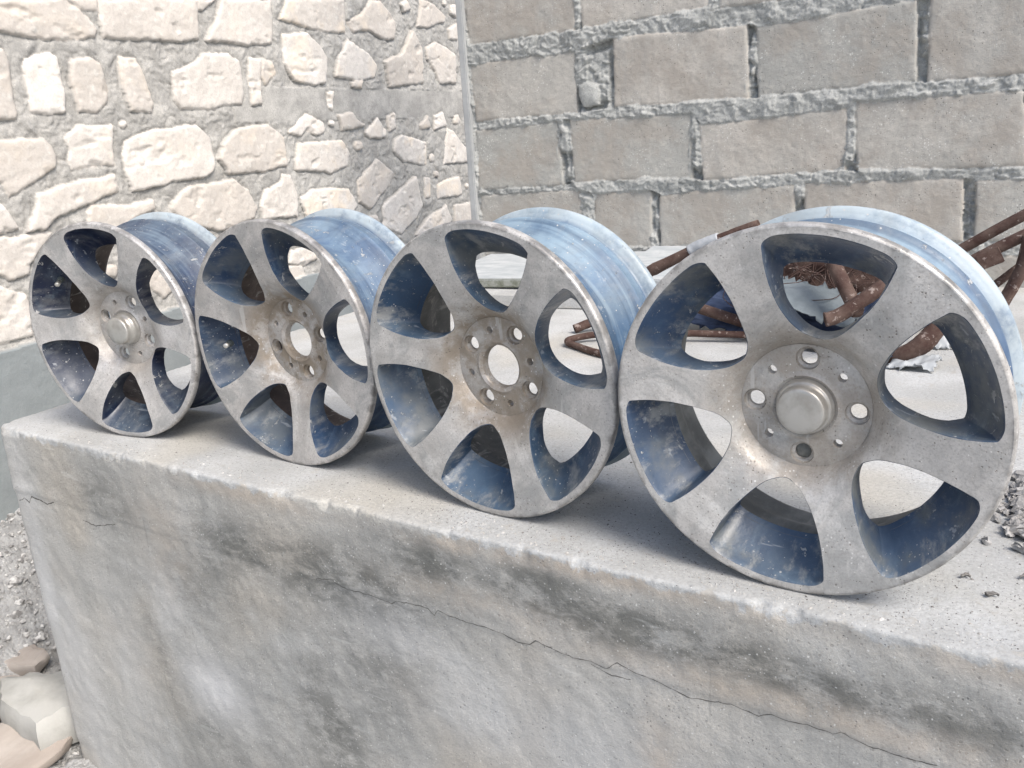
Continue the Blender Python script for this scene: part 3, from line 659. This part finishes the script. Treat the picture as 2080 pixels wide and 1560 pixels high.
    g = e.mix(e.rng(e.noise(60, 5, .7, off=o), .56, .68, 0, .6), g, (.26, .24, .215))
    g = e.mix(e.rng(e.noise(45, 4, .6, scl=(1, .12, 1), rot=(0, 0, .4), off=o), .60, .68, 0, .5), g, (.34, .32, .29))
    e.bump(e.noise(80, 6, .7), .0015, .7)
    return A, B, e.col(g), B2
CAPM = M('worn_centre_cap', .38, .55, .5); CAPM = (CAPM.rough(CAPM.rng(CAPM.noise(60, 5, .6), .3, .7, .28, .5)), CAPM.bump(CAPM.noise(110, 4, .6), .0005, .5), CAPM.col(CAPM.mix(CAPM.rng(CAPM.noise(25, 5, .6), .4, .65), (.50, .49, .46), (.36, .34, .31))))[-1]
_r = M('valve_rubber', .7); RUB = _r.col((.10, .115, .11)); _r2 = M('valve_metal', .35, .7); VAL = _r2.col((.62, .60, .55))

def barrel():
    o = [(R-.0035, .0006), (R-.0018, .0010), (R-.0004, .0028), (R, .0050), (R, .0125), (R-.0025, .0150), (R-.009, .0165), (R-.0135, .021), (.930*R, .030), (.915*R, .034), (.870*R, .043), (.838*R, .051), (.828*R, .058),
         (.828*R, .080), (.836*R, .088), (.875*R, .108), (.905*R, .122), (.920*R, .129), (.935*R, .1315), (.937*R, .1345), (.924*R, .138), (.922*R, .150), (.918*R, .154), (.905*R, .157), (.903*R, .161), (.918*R, .1635), (.935*R, .1655), (RB-.006, .1675), (RB-.001, .1695), (RB, .1735), (RB, .1775), (RB-.0012, .1795), (RB-.0045, .1800), (RB-.0065, .1775), (.918*R, .171)]
    i = [(.896*R, .160), (.888*R, .136), (.872*R, .121), (.840*R, .106), (.800*R, .088), (.790*R, .078), (.785*R, .062), (.778*R, .0565), (.790*R, .050)]
    mi = []
    p = o+i
    for a, b in zip(p[:-1], p[1:]):
        j = len(mi)
        mi.append(0 if j < 5 else (2 if j >= len(o)+5-1 and False else (1 if j < len(o)-1 else 2)))
    return p, mi
def make_wheel(loc, axis, ph, k, mats, label, cap, valve):
    A, B, I, B2 = mats
    lean = math.asin(axis[2]); rz = -math.atan2(axis[0], axis[1])
    root = empty('alloy_wheel', (loc[0], loc[1], 0), rz)
    tag(root, label, 'wheel rim', 'four bare alloy wheels in a row on the ledge')
    def put(o, V=None, parent=None):
        o.parent = parent or root
        if parent is None: o.location = (0, 0, loc[2]); o.rotation_euler = (lean, 0, 0)
        return o
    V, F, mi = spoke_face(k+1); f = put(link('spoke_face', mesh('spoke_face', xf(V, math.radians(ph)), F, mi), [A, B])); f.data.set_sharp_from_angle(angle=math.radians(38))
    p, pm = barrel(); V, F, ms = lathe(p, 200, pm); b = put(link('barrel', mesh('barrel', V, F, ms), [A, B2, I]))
    V, F, ms = hub(0, k, not cap); h = put(link('hub', mesh('hub', xf(V, math.radians(ph)), F, ms), [A])); h.data.set_sharp_from_angle(angle=math.radians(38))
    if cap:
        pr = [(.0001, .0235), (.012, .0236), (.0215, .0243), (.0245, .0250), (.0256, .0258), (.0263, .0272), (.0268, .0300), (.0272, .0385), (.0290, .0388), (.0302, .0400), (.0310, .0425), (.0322, .0445), (.0325, .050)]
        if k == 1: pr = [(r, d-.006 if d < .04 else d) for r, d in pr]
        V, F, ms = lathe(pr, 72); c = link('centre_cap', mesh('centre_cap', V, F), [CAPM]); c.parent = h
    if k == 4:
        t = math.radians(268); cx, cz = .0555*math.cos(t), .0555*math.sin(t)
        bm = bmesh.new(); bmesh.ops.create_uvsphere(bm, u_segments=24, v_segments=10, radius=.0088)
        for v in bm.verts: v.co = Vector((cx+v.co.x, .0545+v.co.y*.3+float(fbm(np.array(v.co.x), np.array(v.co.z), 400, 2, 4))*.0012, cz+v.co.z))
        mm = bpy.data.meshes.new('dirt_plug'); bm.to_mesh(mm); bm.free(); q = link('dirt_plug', mm, [I]); q.parent = h
    if valve:
        t = math.radians(78.5+ph); 
        p0 = Vector((.868*R*math.cos(t), .052, .868*R*math.sin(t))); p1 = Vector((.765*R*math.cos(t), .020, .765*R*math.sin(t)))
        d = (p1-p0); L = d.length; q = d.to_track_quat('Z', 'Y').to_matrix()
        def st(name, prof, mat, par):
            V, F, ms = lathe(prof, 20); V = [tuple(p0+q@Vector((x, z, y*L))) for x, y, z in V]; o = link(name, mesh(name, V, F), [mat]); return o
        v = put(st('valve_stem', [(.0001, -.05), (.0085, -.05), (.0088, .05), (.0066, .12), (.0062, .40), (.0056, .52), (.0050, .56), (.0001, .561)], RUB, None))
        m_ = st('valve_tip', [(.0001, .55), (.0036, .55), (.0036, .72), (.0046, .725), (.0046, .97), (.0040, 1.0), (.0001, 1.001)], VAL, None); m_.parent = v
    return root
WHEELS = [
 ((-1.45029, 1.0289, .2079), (-.08405, .99558, .0346), 68, ((.57, .55, .53), (.005, .010, .030), .25, (.030, .020, .016), .35), 'leftmost and farthest alloy wheel, navy pockets, centre cap and valve stem', 1, 1),
 ((-1.02574, 1.02748, .2079), (.08466, .99567, .0303), 107, ((.53, .505, .48), (.013, .030, .066), .6, (.040, .026, .020), .8), 'second alloy wheel from the left, open centre bore, valve stem in its left window', 0, 1),
 ((-.60177, .96852, .2079), (.11824, .99231, .0281), 61, ((.53, .51, .485), (.018, .041, .080), .9, (.045, .044, .040), .75), 'third alloy wheel from the left with open centre bore and no valve stem, very dusty', 0, 0),
 ((-.17863, .91069, .2079), (.06848, .99702, .0264), 0, ((.55, .53, .505), (.021, .040, .078), 1.0, (.12, .12, .11), .45), 'largest looking alloy wheel at the right, nearest the camera, with a round centre cap', 1, 0)]
for k, (loc, ax, ph, mp, lb, cap, val) in enumerate(WHEELS):
    make_wheel(loc, ax, ph, k+1, alloy_mats(k+1, *mp), lb, cap, val)
# ------------------------------------------------------------------ boards against the wall foot
def box_bm(x0, x1, y0, y1, z0, z1, bev=.003, rough=0.0, seed=0, cuts=0, M4=None):
    bm = bmesh.new(); bmesh.ops.create_cube(bm, size=1)
    for v in bm.verts: v.co = Vector(((x0+x1)/2+v.co.x*(x1-x0), (y0+y1)/2+v.co.y*(y1-y0), (z0+z1)/2+v.co.z*(z1-z0)))
    if cuts: bmesh.ops.subdivide_edges(bm, edges=bm.edges[:], cuts=cuts, use_grid_fill=True)
    else: bmesh.ops.bevel(bm, geom=bm.edges[:], offset=bev, segments=2, affect='EDGES')
    if rough:
        rnd = random.Random(seed)
        for v in bm.verts: v.co += Vector([rnd.uniform(-rough, rough) for _ in range(3)])
    if M4 is not None: bmesh.ops.transform(bm, matrix=M4, verts=bm.verts)
    return bm
def bmobj(name, bm, mat, parent=None, smooth=False):
    me = bpy.data.meshes.new(name); bm.to_mesh(me); bm.free(); return link(name, me, mat, parent, smooth)
_b = M('limewashed_board', .8); bc = _b.mix(_b.rng(_b.noise(10, 6, .65, scl=(1, 3, 1)), .35, .7), (.36, .39, .41), (.50, .52, .53)); bc = _b.mix(_b.rng(_b.noise(60, 5, .7), .6, .7, 0, .6), bc, (.28, .29, .28))
_b.bump(_b.noise(50, 5, .7), .002, .6); BOARD = _b.col(bc)
_g = M('mossy_cement_edge', .9); gc = _g.mix(_g.rng(_g.noise(30, 6, .7), .35, .65), (.17, .18, .14), (.33, .34, .31)); _g.bump(_g.noise(90, 5, .7), .003, .8); MOSS = _g.col(gc)
def board(name, c, size, rot, label, cat, mats):
    o = bmobj(name, box_bm(-size[0]/2, size[0]/2, -size[1]/2, size[1]/2, -size[2]/2, size[2]/2, .004), mats[0])
    o.location = c; o.rotation_euler = rot
    if len(mats) > 1:
        o.data.materials.append(mats[1])
        for p in o.data.polygons: p.material_index = 1 if abs(p.normal.z) < .7 else 0
    tag(o, label, cat)
board('cement_sheet', (-1.30, 2.60, .018), (.86, .50, .036), (0, 0, .03), 'low pale cement sheet lying flat under the thicker mossy edged board', 'sheet', [CONC])
board('mossy_board', (-1.33, 2.665, .070), (.72, .42, .030), (.06, -.02, .02), 'pale board with mossy edge lying at the foot of the block wall', 'board', [BOARD, MOSS])
board('pale_panel', (-.86, 2.70, .085), (.42, .40, .018), (.12, .0, -.05), 'bluish white panel propped beside the torn rusty pipe at the wall foot', 'panel', [BOARD])

# ------------------------------------------------------------------ rusty junk behind the right wheel
def rust_mat(name, a_, b_):
    a = M(name, .85, .1, .3); c = a.mix(a.rng(a.noise(25, 7, .7), .35, .65), a_, b_)
    c = a.mix(a.rng(a.noise(60, 4, .7), .58, .66, 0, .7), c, (.36, .30, .27)); a.bump(a.noise(120, 6, .75), .002, .8); return a.col(c)
RUST = rust_mat('rust', (.065, .036, .030), (.125, .085, .070)); RUST2 = rust_mat('rust_wire', (.06, .035, .03), (.11, .07, .06))
def tube_bm(pts, r, n=12, bm=None, caps=True, sub=6, rough=.0, flat=1.0, seed=0, hollow=False):
    bm = bm or bmesh.new(); P = [Vector(p) for p in pts]; rnd = random.Random(seed)
    rr = r if isinstance(r, (list, tuple)) else [r]*len(P)
    Q = []
    if len(P) > 2:
        for i in range(len(P)-1):
            p0, p1, p2, p3 = P[max(i-1, 0)], P[i], P[i+1], P[min(i+2, len(P)-1)]
            for s in range(sub):
                t = s/sub; Q.append((.5*((2*p1)+(-p0+p2)*t+(2*p0-5*p1+4*p2-p3)*t*t+(-p0+3*p1-3*p2+p3)*t**3), rr[i]+(rr[i+1]-rr[i])*t))
    else:
        for s in range(sub): Q.append((P[0].lerp(P[1], s/sub), rr[0]+(rr[1]-rr[0])*s/sub))
    Q.append((P[-1], rr[-1]))
    rings = []; up = None
    for i, (p, rad) in enumerate(Q):
        d = (Q[min(i+1, len(Q)-1)][0]-Q[max(i-1, 0)][0]).normalized()
        if up is None: up = d.orthogonal().normalized()
        up = (up-d*up.dot(d)).normalized(); sd = d.cross(up)
        rings.append([bm.verts.new(p+(up*math.cos(2*math.pi*k/n)*flat+sd*math.sin(2*math.pi*k/n))*rad*(1+rnd.uniform(-rough, rough))) for k in range(n)])
    for a, b in zip(rings[:-1], rings[1:]):
        for k in range(n): bm.faces.new((a[k], a[(k+1) % n], b[(k+1) % n], b[k]))
    if caps:
        for ring, s in ((rings[0], 1), (rings[-1], -1)):
            if hollow:
                c = sum((v.co for v in ring), Vector())/n; inn = [bm.verts.new(c+(v.co-c)*.7) for v in ring]
                d = (Q[1][0]-Q[0][0]).normalized()*.03 if s == 1 else (Q[-2][0]-Q[-1][0]).normalized()*.03
                dp = [bm.verts.new(v.co+d) for v in inn]
                for k in range(n): bm.faces.new((ring[k], ring[(k+1) % n], inn[(k+1) % n], inn[k])); bm.faces.new((inn[k], inn[(k+1) % n], dp[(k+1) % n], dp[k]))
                bm.faces.new(dp)
            else: bm.faces.new(ring)
    bmesh.ops.recalc_face_normals(bm, faces=bm.faces)
    return bm
def root_at(name, loc, label, cat, group=None): return tag(empty(name, loc), label, cat, group)
def under(o, root): o.parent = root; o.location = -root.location; return o
fr = root_at('rusty_frame', (.0, 2.2, 0), 'rusty tubular metal frame lying folded behind the right wheel against the wall', 'metal frame')
# long rails rising to the right
for pts, r in (([(-.20, 2.28, .118), (-.092, 2.30, .186), (.042, 2.30, .272), (.35, 2.30, .46)], .0125), ([(-.22, 2.22, .08), (-.08, 2.24, .160), (.045, 2.24, .234), (.35, 2.24, .40)], .0135)):
    under(bmobj('rail', tube_bm(pts, r, rough=.03), RUST, None, True), fr)
under(bmobj('leg', tube_bm([(.055, 2.22, .235), (.045, 2.22, .16), (.010, 2.21, .075), (-.02, 2.20, .0)], .0165, rough=.05, flat=.6), RUST, None, True), fr)
under(bmobj('brace', tube_bm([(-.055, 2.26, .07), (.045, 2.26, .165)], .009), RUST, None, True), fr)
bm = box_bm(-.024, .024, -.002, .002, -.018, .018, .001, .0015, 4); bmesh.ops.transform(bm, matrix=Matrix.Translation((-.018, 2.222, .185)) @ Matrix.Rotation(-.45, 4, 'Y'), verts=bm.verts)
under(bmobj('bracket', bm, RUST), fr)
under(bmobj('crossbar', tube_bm([(-.345, 2.07, .225), (-.327, 2.05, .202), (-.267, 1.98, .117), (-.262, 1.97, .108)], .0165, rough=.05), RUST, None, True), fr)
under(bmobj('bent_tube', tube_bm([(-.318, 1.93, .094), (-.290, 1.94, .103), (-.235, 1.96, .143), (-.19, 2.0, .175), (-.12, 2.1, .185)], .0155, hollow=True, rough=.04), RUST, None, True), fr)
under(bmobj('curved_guard', tube_bm([(-.205, 1.95, .012), (-.165, 1.95, .018), (-.125, 1.955, .046), (-.098, 1.97, .085), (-.083, 1.98, .125), (-.07, 2.05, .16)], [.012, .024, .026, .024, .020, .012], rough=.04, flat=.7), RUST, None, True), fr)
under(bmobj('lower_tube', tube_bm([(-.78, 2.13, .095), (-.655, 2.1, .075), (-.52, 2.08, .043), (-.40, 2.04, .028)], .0135, rough=.03), RUST, None, True), fr)
# bent rods on the ledge seen through the third wheel
t = bmobj('bent_rod', tube_bm([(-.64, 1.86, .012), (-.773, 1.83, .010), (-.90, 1.90, .010), (-.932, 1.925, .012), (-.925, 1.955, .014), (-.86, 1.995, .020), (-.70, 2.03, .022), (-.52, 2.06, .02)], .0085, rough=.04), RUST, None, True); tag(t, 'thin rusty rod folded into a V seen through the right window of the third wheel', 'rod')
t = bmobj('hooked_rod', tube_bm([(-.975, 2.06, .012), (-.935, 2.09, .026), (-.90, 2.10, .030), (-.86, 2.09, .024), (-.80, 2.10, .015), (-.70, 2.13, .012)], [.012, .012, .009, .009, .009, .009], hollow=True, rough=.04), RUST, None, True); tag(t, 'short hooked rusty pipe end just above the V shaped rod', 'pipe')
# torn pipe leaning between third and fourth wheel
tp = root_at('torn_pipe', (-.8, 2.3, 0), 'thin rusty pipe with torn grey wrapping between third and fourth wheel', 'pipe')
under(bmobj('pipe', tube_bm([(-.86, 2.30, .120), (-.834, 2.30, .137), (-.69, 2.30, .205), (-.55, 2.30, .258)], [.011, .017, .013, .012], rough=.07, hollow=True), RUST, None, True), tp)
_w = M('grey_wrapping', .7); WR = _w.col(_w.mix(_w.noise(30, 4), (.25, .27, .30), (.50, .52, .54))); _w.bump(_w.noise(80, 4), .002)
under(bmobj('wrapping', tube_bm([(-.735, 2.30, .187), (-.70, 2.30, .204), (-.655, 2.30, .221)], [.0155, .0165, .0152], rough=.08, sub=8), WR, None, True), tp)
# tangle of thin wire
bm = bmesh.new(); rnd = random.Random(5)
for i in range(60):
    cx, cy, cz = rnd.uniform(-.52, -.22), rnd.uniform(2.10, 2.26), rnd.uniform(.10, .20); ra = rnd.uniform(.02, .06); a0 = rnd.random()*6; tl = rnd.uniform(2.5, 6)
    t1 = Vector((rnd.gauss(0, 1), rnd.gauss(0, .6), rnd.gauss(0, .7))).normalized(); t2 = t1.orthogonal().normalized()
    pts = [Vector((cx, cy, cz))+t1*ra*math.cos(a0+tl*k/7)*1.3+t2*ra*math.sin(a0+tl*k/7)+Vector((rnd.gauss(0, .004), rnd.gauss(0, .004), rnd.gauss(0, .004))) for k in range(8)]
    tube_bm(pts, .0011, 4, bm, caps=False, sub=3)
o = bmobj('wire_tangle', bm, RUST2, None, True); tag(o, 'tangled thin rusty wire heap seen through the top window of the right wheel', 'wire')
# crumpled brown scrap under the wire
def sheet(name, corners, nu, nv, amp, fr_, seed, mat, label, cat, ragged=.01, thick=.0012):
    A, B, Cc, D = [np.array(c, float) for c in corners]
    s, t_ = np.meshgrid(np.linspace(0, 1, nu), np.linspace(0, 1, nv)); s = s[..., None]; t_ = t_[..., None]
    P = (A*(1-s)+B*s)*(1-t_)+(D*(1-s)+Cc*s)*t_
    n = np.cross(B-A, D-A); n /= np.linalg.norm(n)
    w_ = fbm(s[..., 0]*fr_[0], t_[..., 0]*fr_[1], 1, 3, seed)+.5*np.abs(fbm(s[..., 0]*fr_[0]*1.7+3, t_[..., 0]*fr_[1]*1.7, 1, 2, seed+4))
    P = P+n*w_[..., None]*amp
    ed = np.minimum(np.minimum(s, 1-s), np.minimum(t_, 1-t_))[..., 0] < 1e-6
    rs = np.random.RandomState(seed); P = P+rs.normal(0, ragged, P.shape)*ed[..., None]
    P[..., 2] = np.maximum(P[..., 2], .004)
    me = grid_mesh(name, P); o = link(name, me, mat)
    md = o.modifiers.new('thickness', 'SOLIDIFY'); md.thickness = thick
    return tag(o, label, cat)
_n = M('navy_cloth', .8); NAVY = _n.col(_n.mix(_n.rng(_n.noise(20, 5), .3, .7), (.016, .028, .065), (.04, .06, .115))); _n.bump(_n.noise(9, 3, .5, scl=(1, 3, 3), dist=1.5), .012, .6)
sheet('navy_cloth', [(-.76, 2.17, .03), (-.18, 1.92, .012), (-.24, 2.12, .10), (-.68, 2.28, .145)], 60, 40, .016, (4, 9), 3, NAVY, 'dark navy crumpled cloth under the rusty frame behind the right wheel', 'cloth', .004)
_s = M('grey_foam_sheet', .8); FOAM = _s.col(_s.mix(_s.rng(_s.noise(14, 5), .3, .7), (.13, .155, .17), (.20, .23, .25))); _s.bump(_s.noise(60, 5, .7), .002)
sheet('grey_sheet', [(-.56, 2.04, .130), (-.27, 1.99, .060), (-.25, 2.09, .112), (-.55, 2.14, .172)], 40, 20, .006, (4, 3), 8, FOAM, 'torn pale grey sheet lying over the navy cloth under the wire', 'sheet', .004)
_q = M('white_plastic', .5); WHT = _q.col(_q.mix(_q.noise(30, 4), (.28, .30, .32), (.42, .44, .45)))
sheet('white_scrap', [(-.19, 1.90, .006), (-.10, 1.89, .006), (-.085, 1.95, .022), (-.16, 1.96, .02)], 24, 14, .006, (4, 3), 12, WHT, 'crumpled white scrap on the ledge under the curved rusty guard', 'scrap', .003)
sheet('white_sheet', [(-.125, 2.09, .004), (-.062, 2.10, .004), (-.085, 2.14, .05), (-.115, 2.15, .075)], 24, 14, .006, (3, 3), 15, WHT, 'white plastic sheet standing behind the curved guard in the right window', 'sheet', .003)
sheet('brown_scrap', [(-.55, 2.24, .07), (-.18, 2.20, .05), (-.20, 2.22, .19), (-.54, 2.27, .20)], 30, 16, .012, (6, 4), 18, RUST, 'flat rusty metal scrap behind the wire tangle', 'scrap', .006)

# ------------------------------------------------------------------ flagstones and rubble at the left foot
_f = M('pink_sandstone', .85); fc = _f.mix(_f.rng(_f.noise(7, 6, .6, scl=(1, .3, 1)), .35, .68), (.34, .295, .26), (.46, .415, .375)); fc = _f.mix(_f.rng(_f.noise(30, 5, .7), .6, .75, 0, .5), fc, (.32, .29, .26)); _f.bump(_f.noise(40, 6, .7), .004, .5); FLAG = _f.col(fc)
def poly_stone(name, pts, z0, th, mat, tilt=(0, 0), seed=0, dome=0.0):
    c = np.mean(pts, 0); bm = bmesh.new(); rnd = random.Random(seed); P = []
    n = len(pts)
    for a, b in zip(pts, pts[1:]+pts[:1]):
        for k in range(5): t = k/5; P.append((a[0]+(b[0]-a[0])*t+rnd.uniform(-.004, .004), a[1]+(b[1]-a[1])*t+rnd.uniform(-.004, .004)))
    N = len(P); rings = []
    for sc, zz in ((.94, -th), (1.0, -th*.6), (1.0, -th*.25), (.97, -.004), (.90, dome*.5), (.6, dome*.8), (.3, dome)):
        rings.append([bm.verts.new((c[0]+(x-c[0])*sc, c[1]+(y-c[1])*sc, z0+zz+tilt[0]*(x-c[0])*sc+tilt[1]*(y-c[1])*sc+float(fbm(np.array(x*sc+seed), np.array(y*sc), 18, 4, seed))*.010)) for x, y in P])
    for a, b in zip(rings[:-1], rings[1:]):
        for k in range(N): bm.faces.new((a[k], a[(k+1) % N], b[(k+1) % N], b[k]))
    bm.faces.new(rings[-1]); bm.faces.new(rings[0][::-1]); bmesh.ops.recalc_face_normals(bm, faces=bm.faces)
    o = bmobj(name, bm, mat, None, True); o.data.set_sharp_from_angle(angle=math.radians(40)); return o
o = poly_stone('flagstone', [(-2.32, .66), (-2.08, .70), (-2.06, 1.00), (-2.15, 1.10), (-2.40, 1.04)], -.775, .035, FLAG, (.1, .05), 1); tag(o, 'broken sandstone flagstone at the photo lower left edge under the pale boulder', 'flagstone', 'loose flagstones at the foot of the ledge')
o = poly_stone('flagstone', [(-2.06, .62), (-1.84, .66), (-1.80, .94), (-1.84, 1.03), (-2.0, 1.02), (-2.05, .86)], -.770, .035, FLAG, (-.06, .08), 2); tag(o, 'pinkish flagstone against the foot of the ledge corner', 'flagstone', 'loose flagstones at the foot of the ledge')
o = poly_stone('flagstone', [(-2.42, 1.08), (-2.17, 1.13), (-2.19, 1.19), (-2.33, 1.21), (-2.45, 1.18)], -.772, .035, FLAG, (.12, .15), 3); tag(o, 'small flagstone tilted on the gravel slope farthest from the camera', 'flagstone', 'loose flagstones at the foot of the ledge')
_p = M('pale_boulder', .85); pc = _p.mix(_p.rng(_p.noise(9, 6, .6), .35, .68), (.33, .325, .30), (.45, .445, .42)); _p.bump(_p.noise(50, 6, .7), .004, .5)
o = poly_stone('boulder', [(-2.13, 1.01), (-2.02, .95), (-1.84, .93), (-1.81, 1.03), (-1.83, 1.10), (-1.96, 1.13), (-2.07, 1.08)], -.728, .08, _p.col(pc), (.02, -.05), 5, .035); tag(o, 'pale smooth boulder wedged between the ledge corner and the flagstones', 'stone')

# loose gravel on the slope at the left foot of the ledge
bm = bmesh.new(); rnd = random.Random(21); gobj = bpy.data.objects['ground'].data
from mathutils.bvhtree import BVHTree
gt = BVHTree.FromPolygons([v.co for v in gobj.vertices], [p.vertices for p in gobj.polygons])
for i in range(2600):
    x, y = rnd.uniform(-2.62, -1.78), rnd.uniform(.75, 2.0); s = .0025+abs(rnd.gauss(0, .0045)); hz = gt.ray_cast(Vector((x, y, 0)), Vector((0, 0, -1)))[0]
    if hz is None: continue
    mt = Matrix.Translation((x, y, hz.z+s*.25)) @ Matrix.Rotation(rnd.random()*6, 4, 'Z') @ Matrix.Rotation(rnd.random()*2, 4, 'X') @ Matrix.Diagonal((s*1.4, s, s*.7, 1))
    r = bmesh.ops.create_icosphere(bm, subdivisions=1, radius=1, matrix=mt)
    for v in r['verts']: v.co += Vector((rnd.gauss(0, 1), rnd.gauss(0, 1), rnd.gauss(0, 1)))*s*.15
_gv = M('gravel_bits', .9); GV = _gv.col(_gv.mix(_gv.rng(_gv.noise(55, 2), .35, .65), (.20, .195, .19), (.58, .57, .55)))
o = bmobj('gravel', bm, GV, None, False); tag(o, 'loose grey gravel and cement bits on the slope left of the ledge', 'gravel', kind='stuff')

# ------------------------------------------------------------------ grit, crumbs and chips on the ledge
def scatter(name, n, place, size, mat, seed, label, cat, fl=.45):
    rnd = random.Random(seed); V = []; F = []
    for _ in range(n):
        x, y = place(rnd); s = size(rnd); a = rnd.random()*6.28; k = rnd.choice((4, 5, 6)); b = len(V); e = rnd.uniform(.35, 1.0)
        ring = [(s*math.cos(a0)*1.0, s*e*math.sin(a0)) for a0 in [2*math.pi*(j+rnd.uniform(-.3, .3))/k for j in range(k)]]
        for u_, v_ in ring: V.append((x+u_*math.cos(a)-v_*math.sin(a), y+u_*math.sin(a)+v_*math.cos(a), -.0008))
        V.append((x, y, s*fl*rnd.uniform(.6, 1.3)))
        F += [(b+j, b+(j+1) % k, b+k) for j in range(k)]
    o = link(name, mesh(name, V, F), mat, None, False); tag(o, label, cat, kind='stuff'); return o
_d = M('dark_grit', .9); GR = _d.col(_d.mix(_d.rng(_d.noise(70, 3), .35, .65), (.10, .095, .09), (.22, .21, .20)))
_l = M('pale_crumbs', .9); PC = _l.col(_l.mix(_l.rng(_l.noise(60, 3), .35, .65), (.30, .29, .27), (.52, .51, .49)))
def place_fine(rnd):
    while True:
        x = rnd.uniform(-1.75, .25); e = edge_y(x)
        y = e+.02+abs(rnd.gauss(0, .16)) if rnd.random() < .75 else rnd.uniform(e+.02, 2.2)
        p = .25+.75*math.exp(-((x+.3)/.35)**2)+.5*math.exp(-((x+.65)/.2)**2)
        if rnd.random() < p: return x, y
scatter('dark_grit', 12000, place_fine, lambda r: .0005+abs(r.gauss(0, .0008)), GR, 1, 'fine dark grit scattered over the ledge top', 'grit')
scatter('pale_crumbs', 1800, place_fine, lambda r: .0006+abs(r.gauss(0, .0008)), PC, 2, 'pale crumbs of cement scattered over the ledge top', 'crumbs')
def place_edge(rnd): x = rnd.uniform(-1.6, .3); return x, edge_y(x)+.012+abs(rnd.gauss(0, .02))
scatter('edge_rubble', 700, place_edge, lambda r: .0008+abs(r.gauss(0, .0016)), PC, 3, 'crumbled cement bits along the worn front edge of the ledge', 'rubble')
# heap of dried mortar by the right wheel
bm = bmesh.new(); rnd = random.Random(8)
for i in range(420):
    x, y = .085+rnd.gauss(0, .04), 1.22+rnd.gauss(0, .05); s = rnd.uniform(.002, .009)*(1.2 if abs(x-.085) < .04 else .7)
    mt = Matrix.Translation((x, y, s*.5+max(0, .012-abs(x-.085)*.2)*rnd.random())) @ Matrix.Rotation(rnd.random()*6, 4, 'Z') @ Matrix.Rotation(rnd.random()*2, 4, 'X') @ Matrix.Diagonal((s*1.6, s, s*.7, 1))
    r = bmesh.ops.create_icosphere(bm, subdivisions=2, radius=1, matrix=mt)
    for v in r['verts']: v.co += Vector((rnd.gauss(0, 1), rnd.gauss(0, 1), rnd.gauss(0, 1)))*s*.24
_h = M('dried_mortar', .95); _h.bump(_h.noise(150, 5, .7), .002); HP = _h.col(_h.mix(_h.rng(_h.noise(40, 5), .35, .65), (.24, .235, .23), (.42, .41, .40)))
o = bmobj('mortar_heap', bm, HP, None, False); tag(o, 'small heap of crumbled dry mortar on the ledge at the right edge', 'heap', kind='stuff')
# a few larger flakes of leaf and cement
for i, (x, y, s, lb) in enumerate([(.022, .985, .007, 'dark curled flake right of the near wheel, closest to the ledge edge'), (-.005, 1.02, .005, 'small dark flake behind the one nearest the ledge edge'), (.055, 1.04, .006, 'thin dark flake farthest right on the ledge'), (-.155, 2.02, .022, 'long dark flake of bark on the ledge behind the right wheel')]):
    bm = bmesh.new(); rnd = random.Random(i); n = 9; top = []; 
    for k in range(n):
        t = k/(n-1)*2-1; wd = s*.35*math.sqrt(max(0, 1-t*t))+.0008
        top.append([bm.verts.new((x+t*s, y+q*wd+rnd.uniform(-.0016, .0016)+.003*math.sin(t*3+i), .0012+.0022*(1-abs(q))*0+.003*abs(q)+rnd.uniform(0, .001))) for q in (-1, 0, 1)])
    for a, b in zip(top[:-1], top[1:]):
        for q in range(2): bm.faces.new((a[q], a[q+1], b[q+1], b[q]))
    o = bmobj('flake', bm, GR, None, True); md = o.modifiers.new('thickness', 'SOLIDIFY'); md.thickness = .0012; tag(o, lb, 'flake', 'loose flakes on the ledge')
print('scene built')
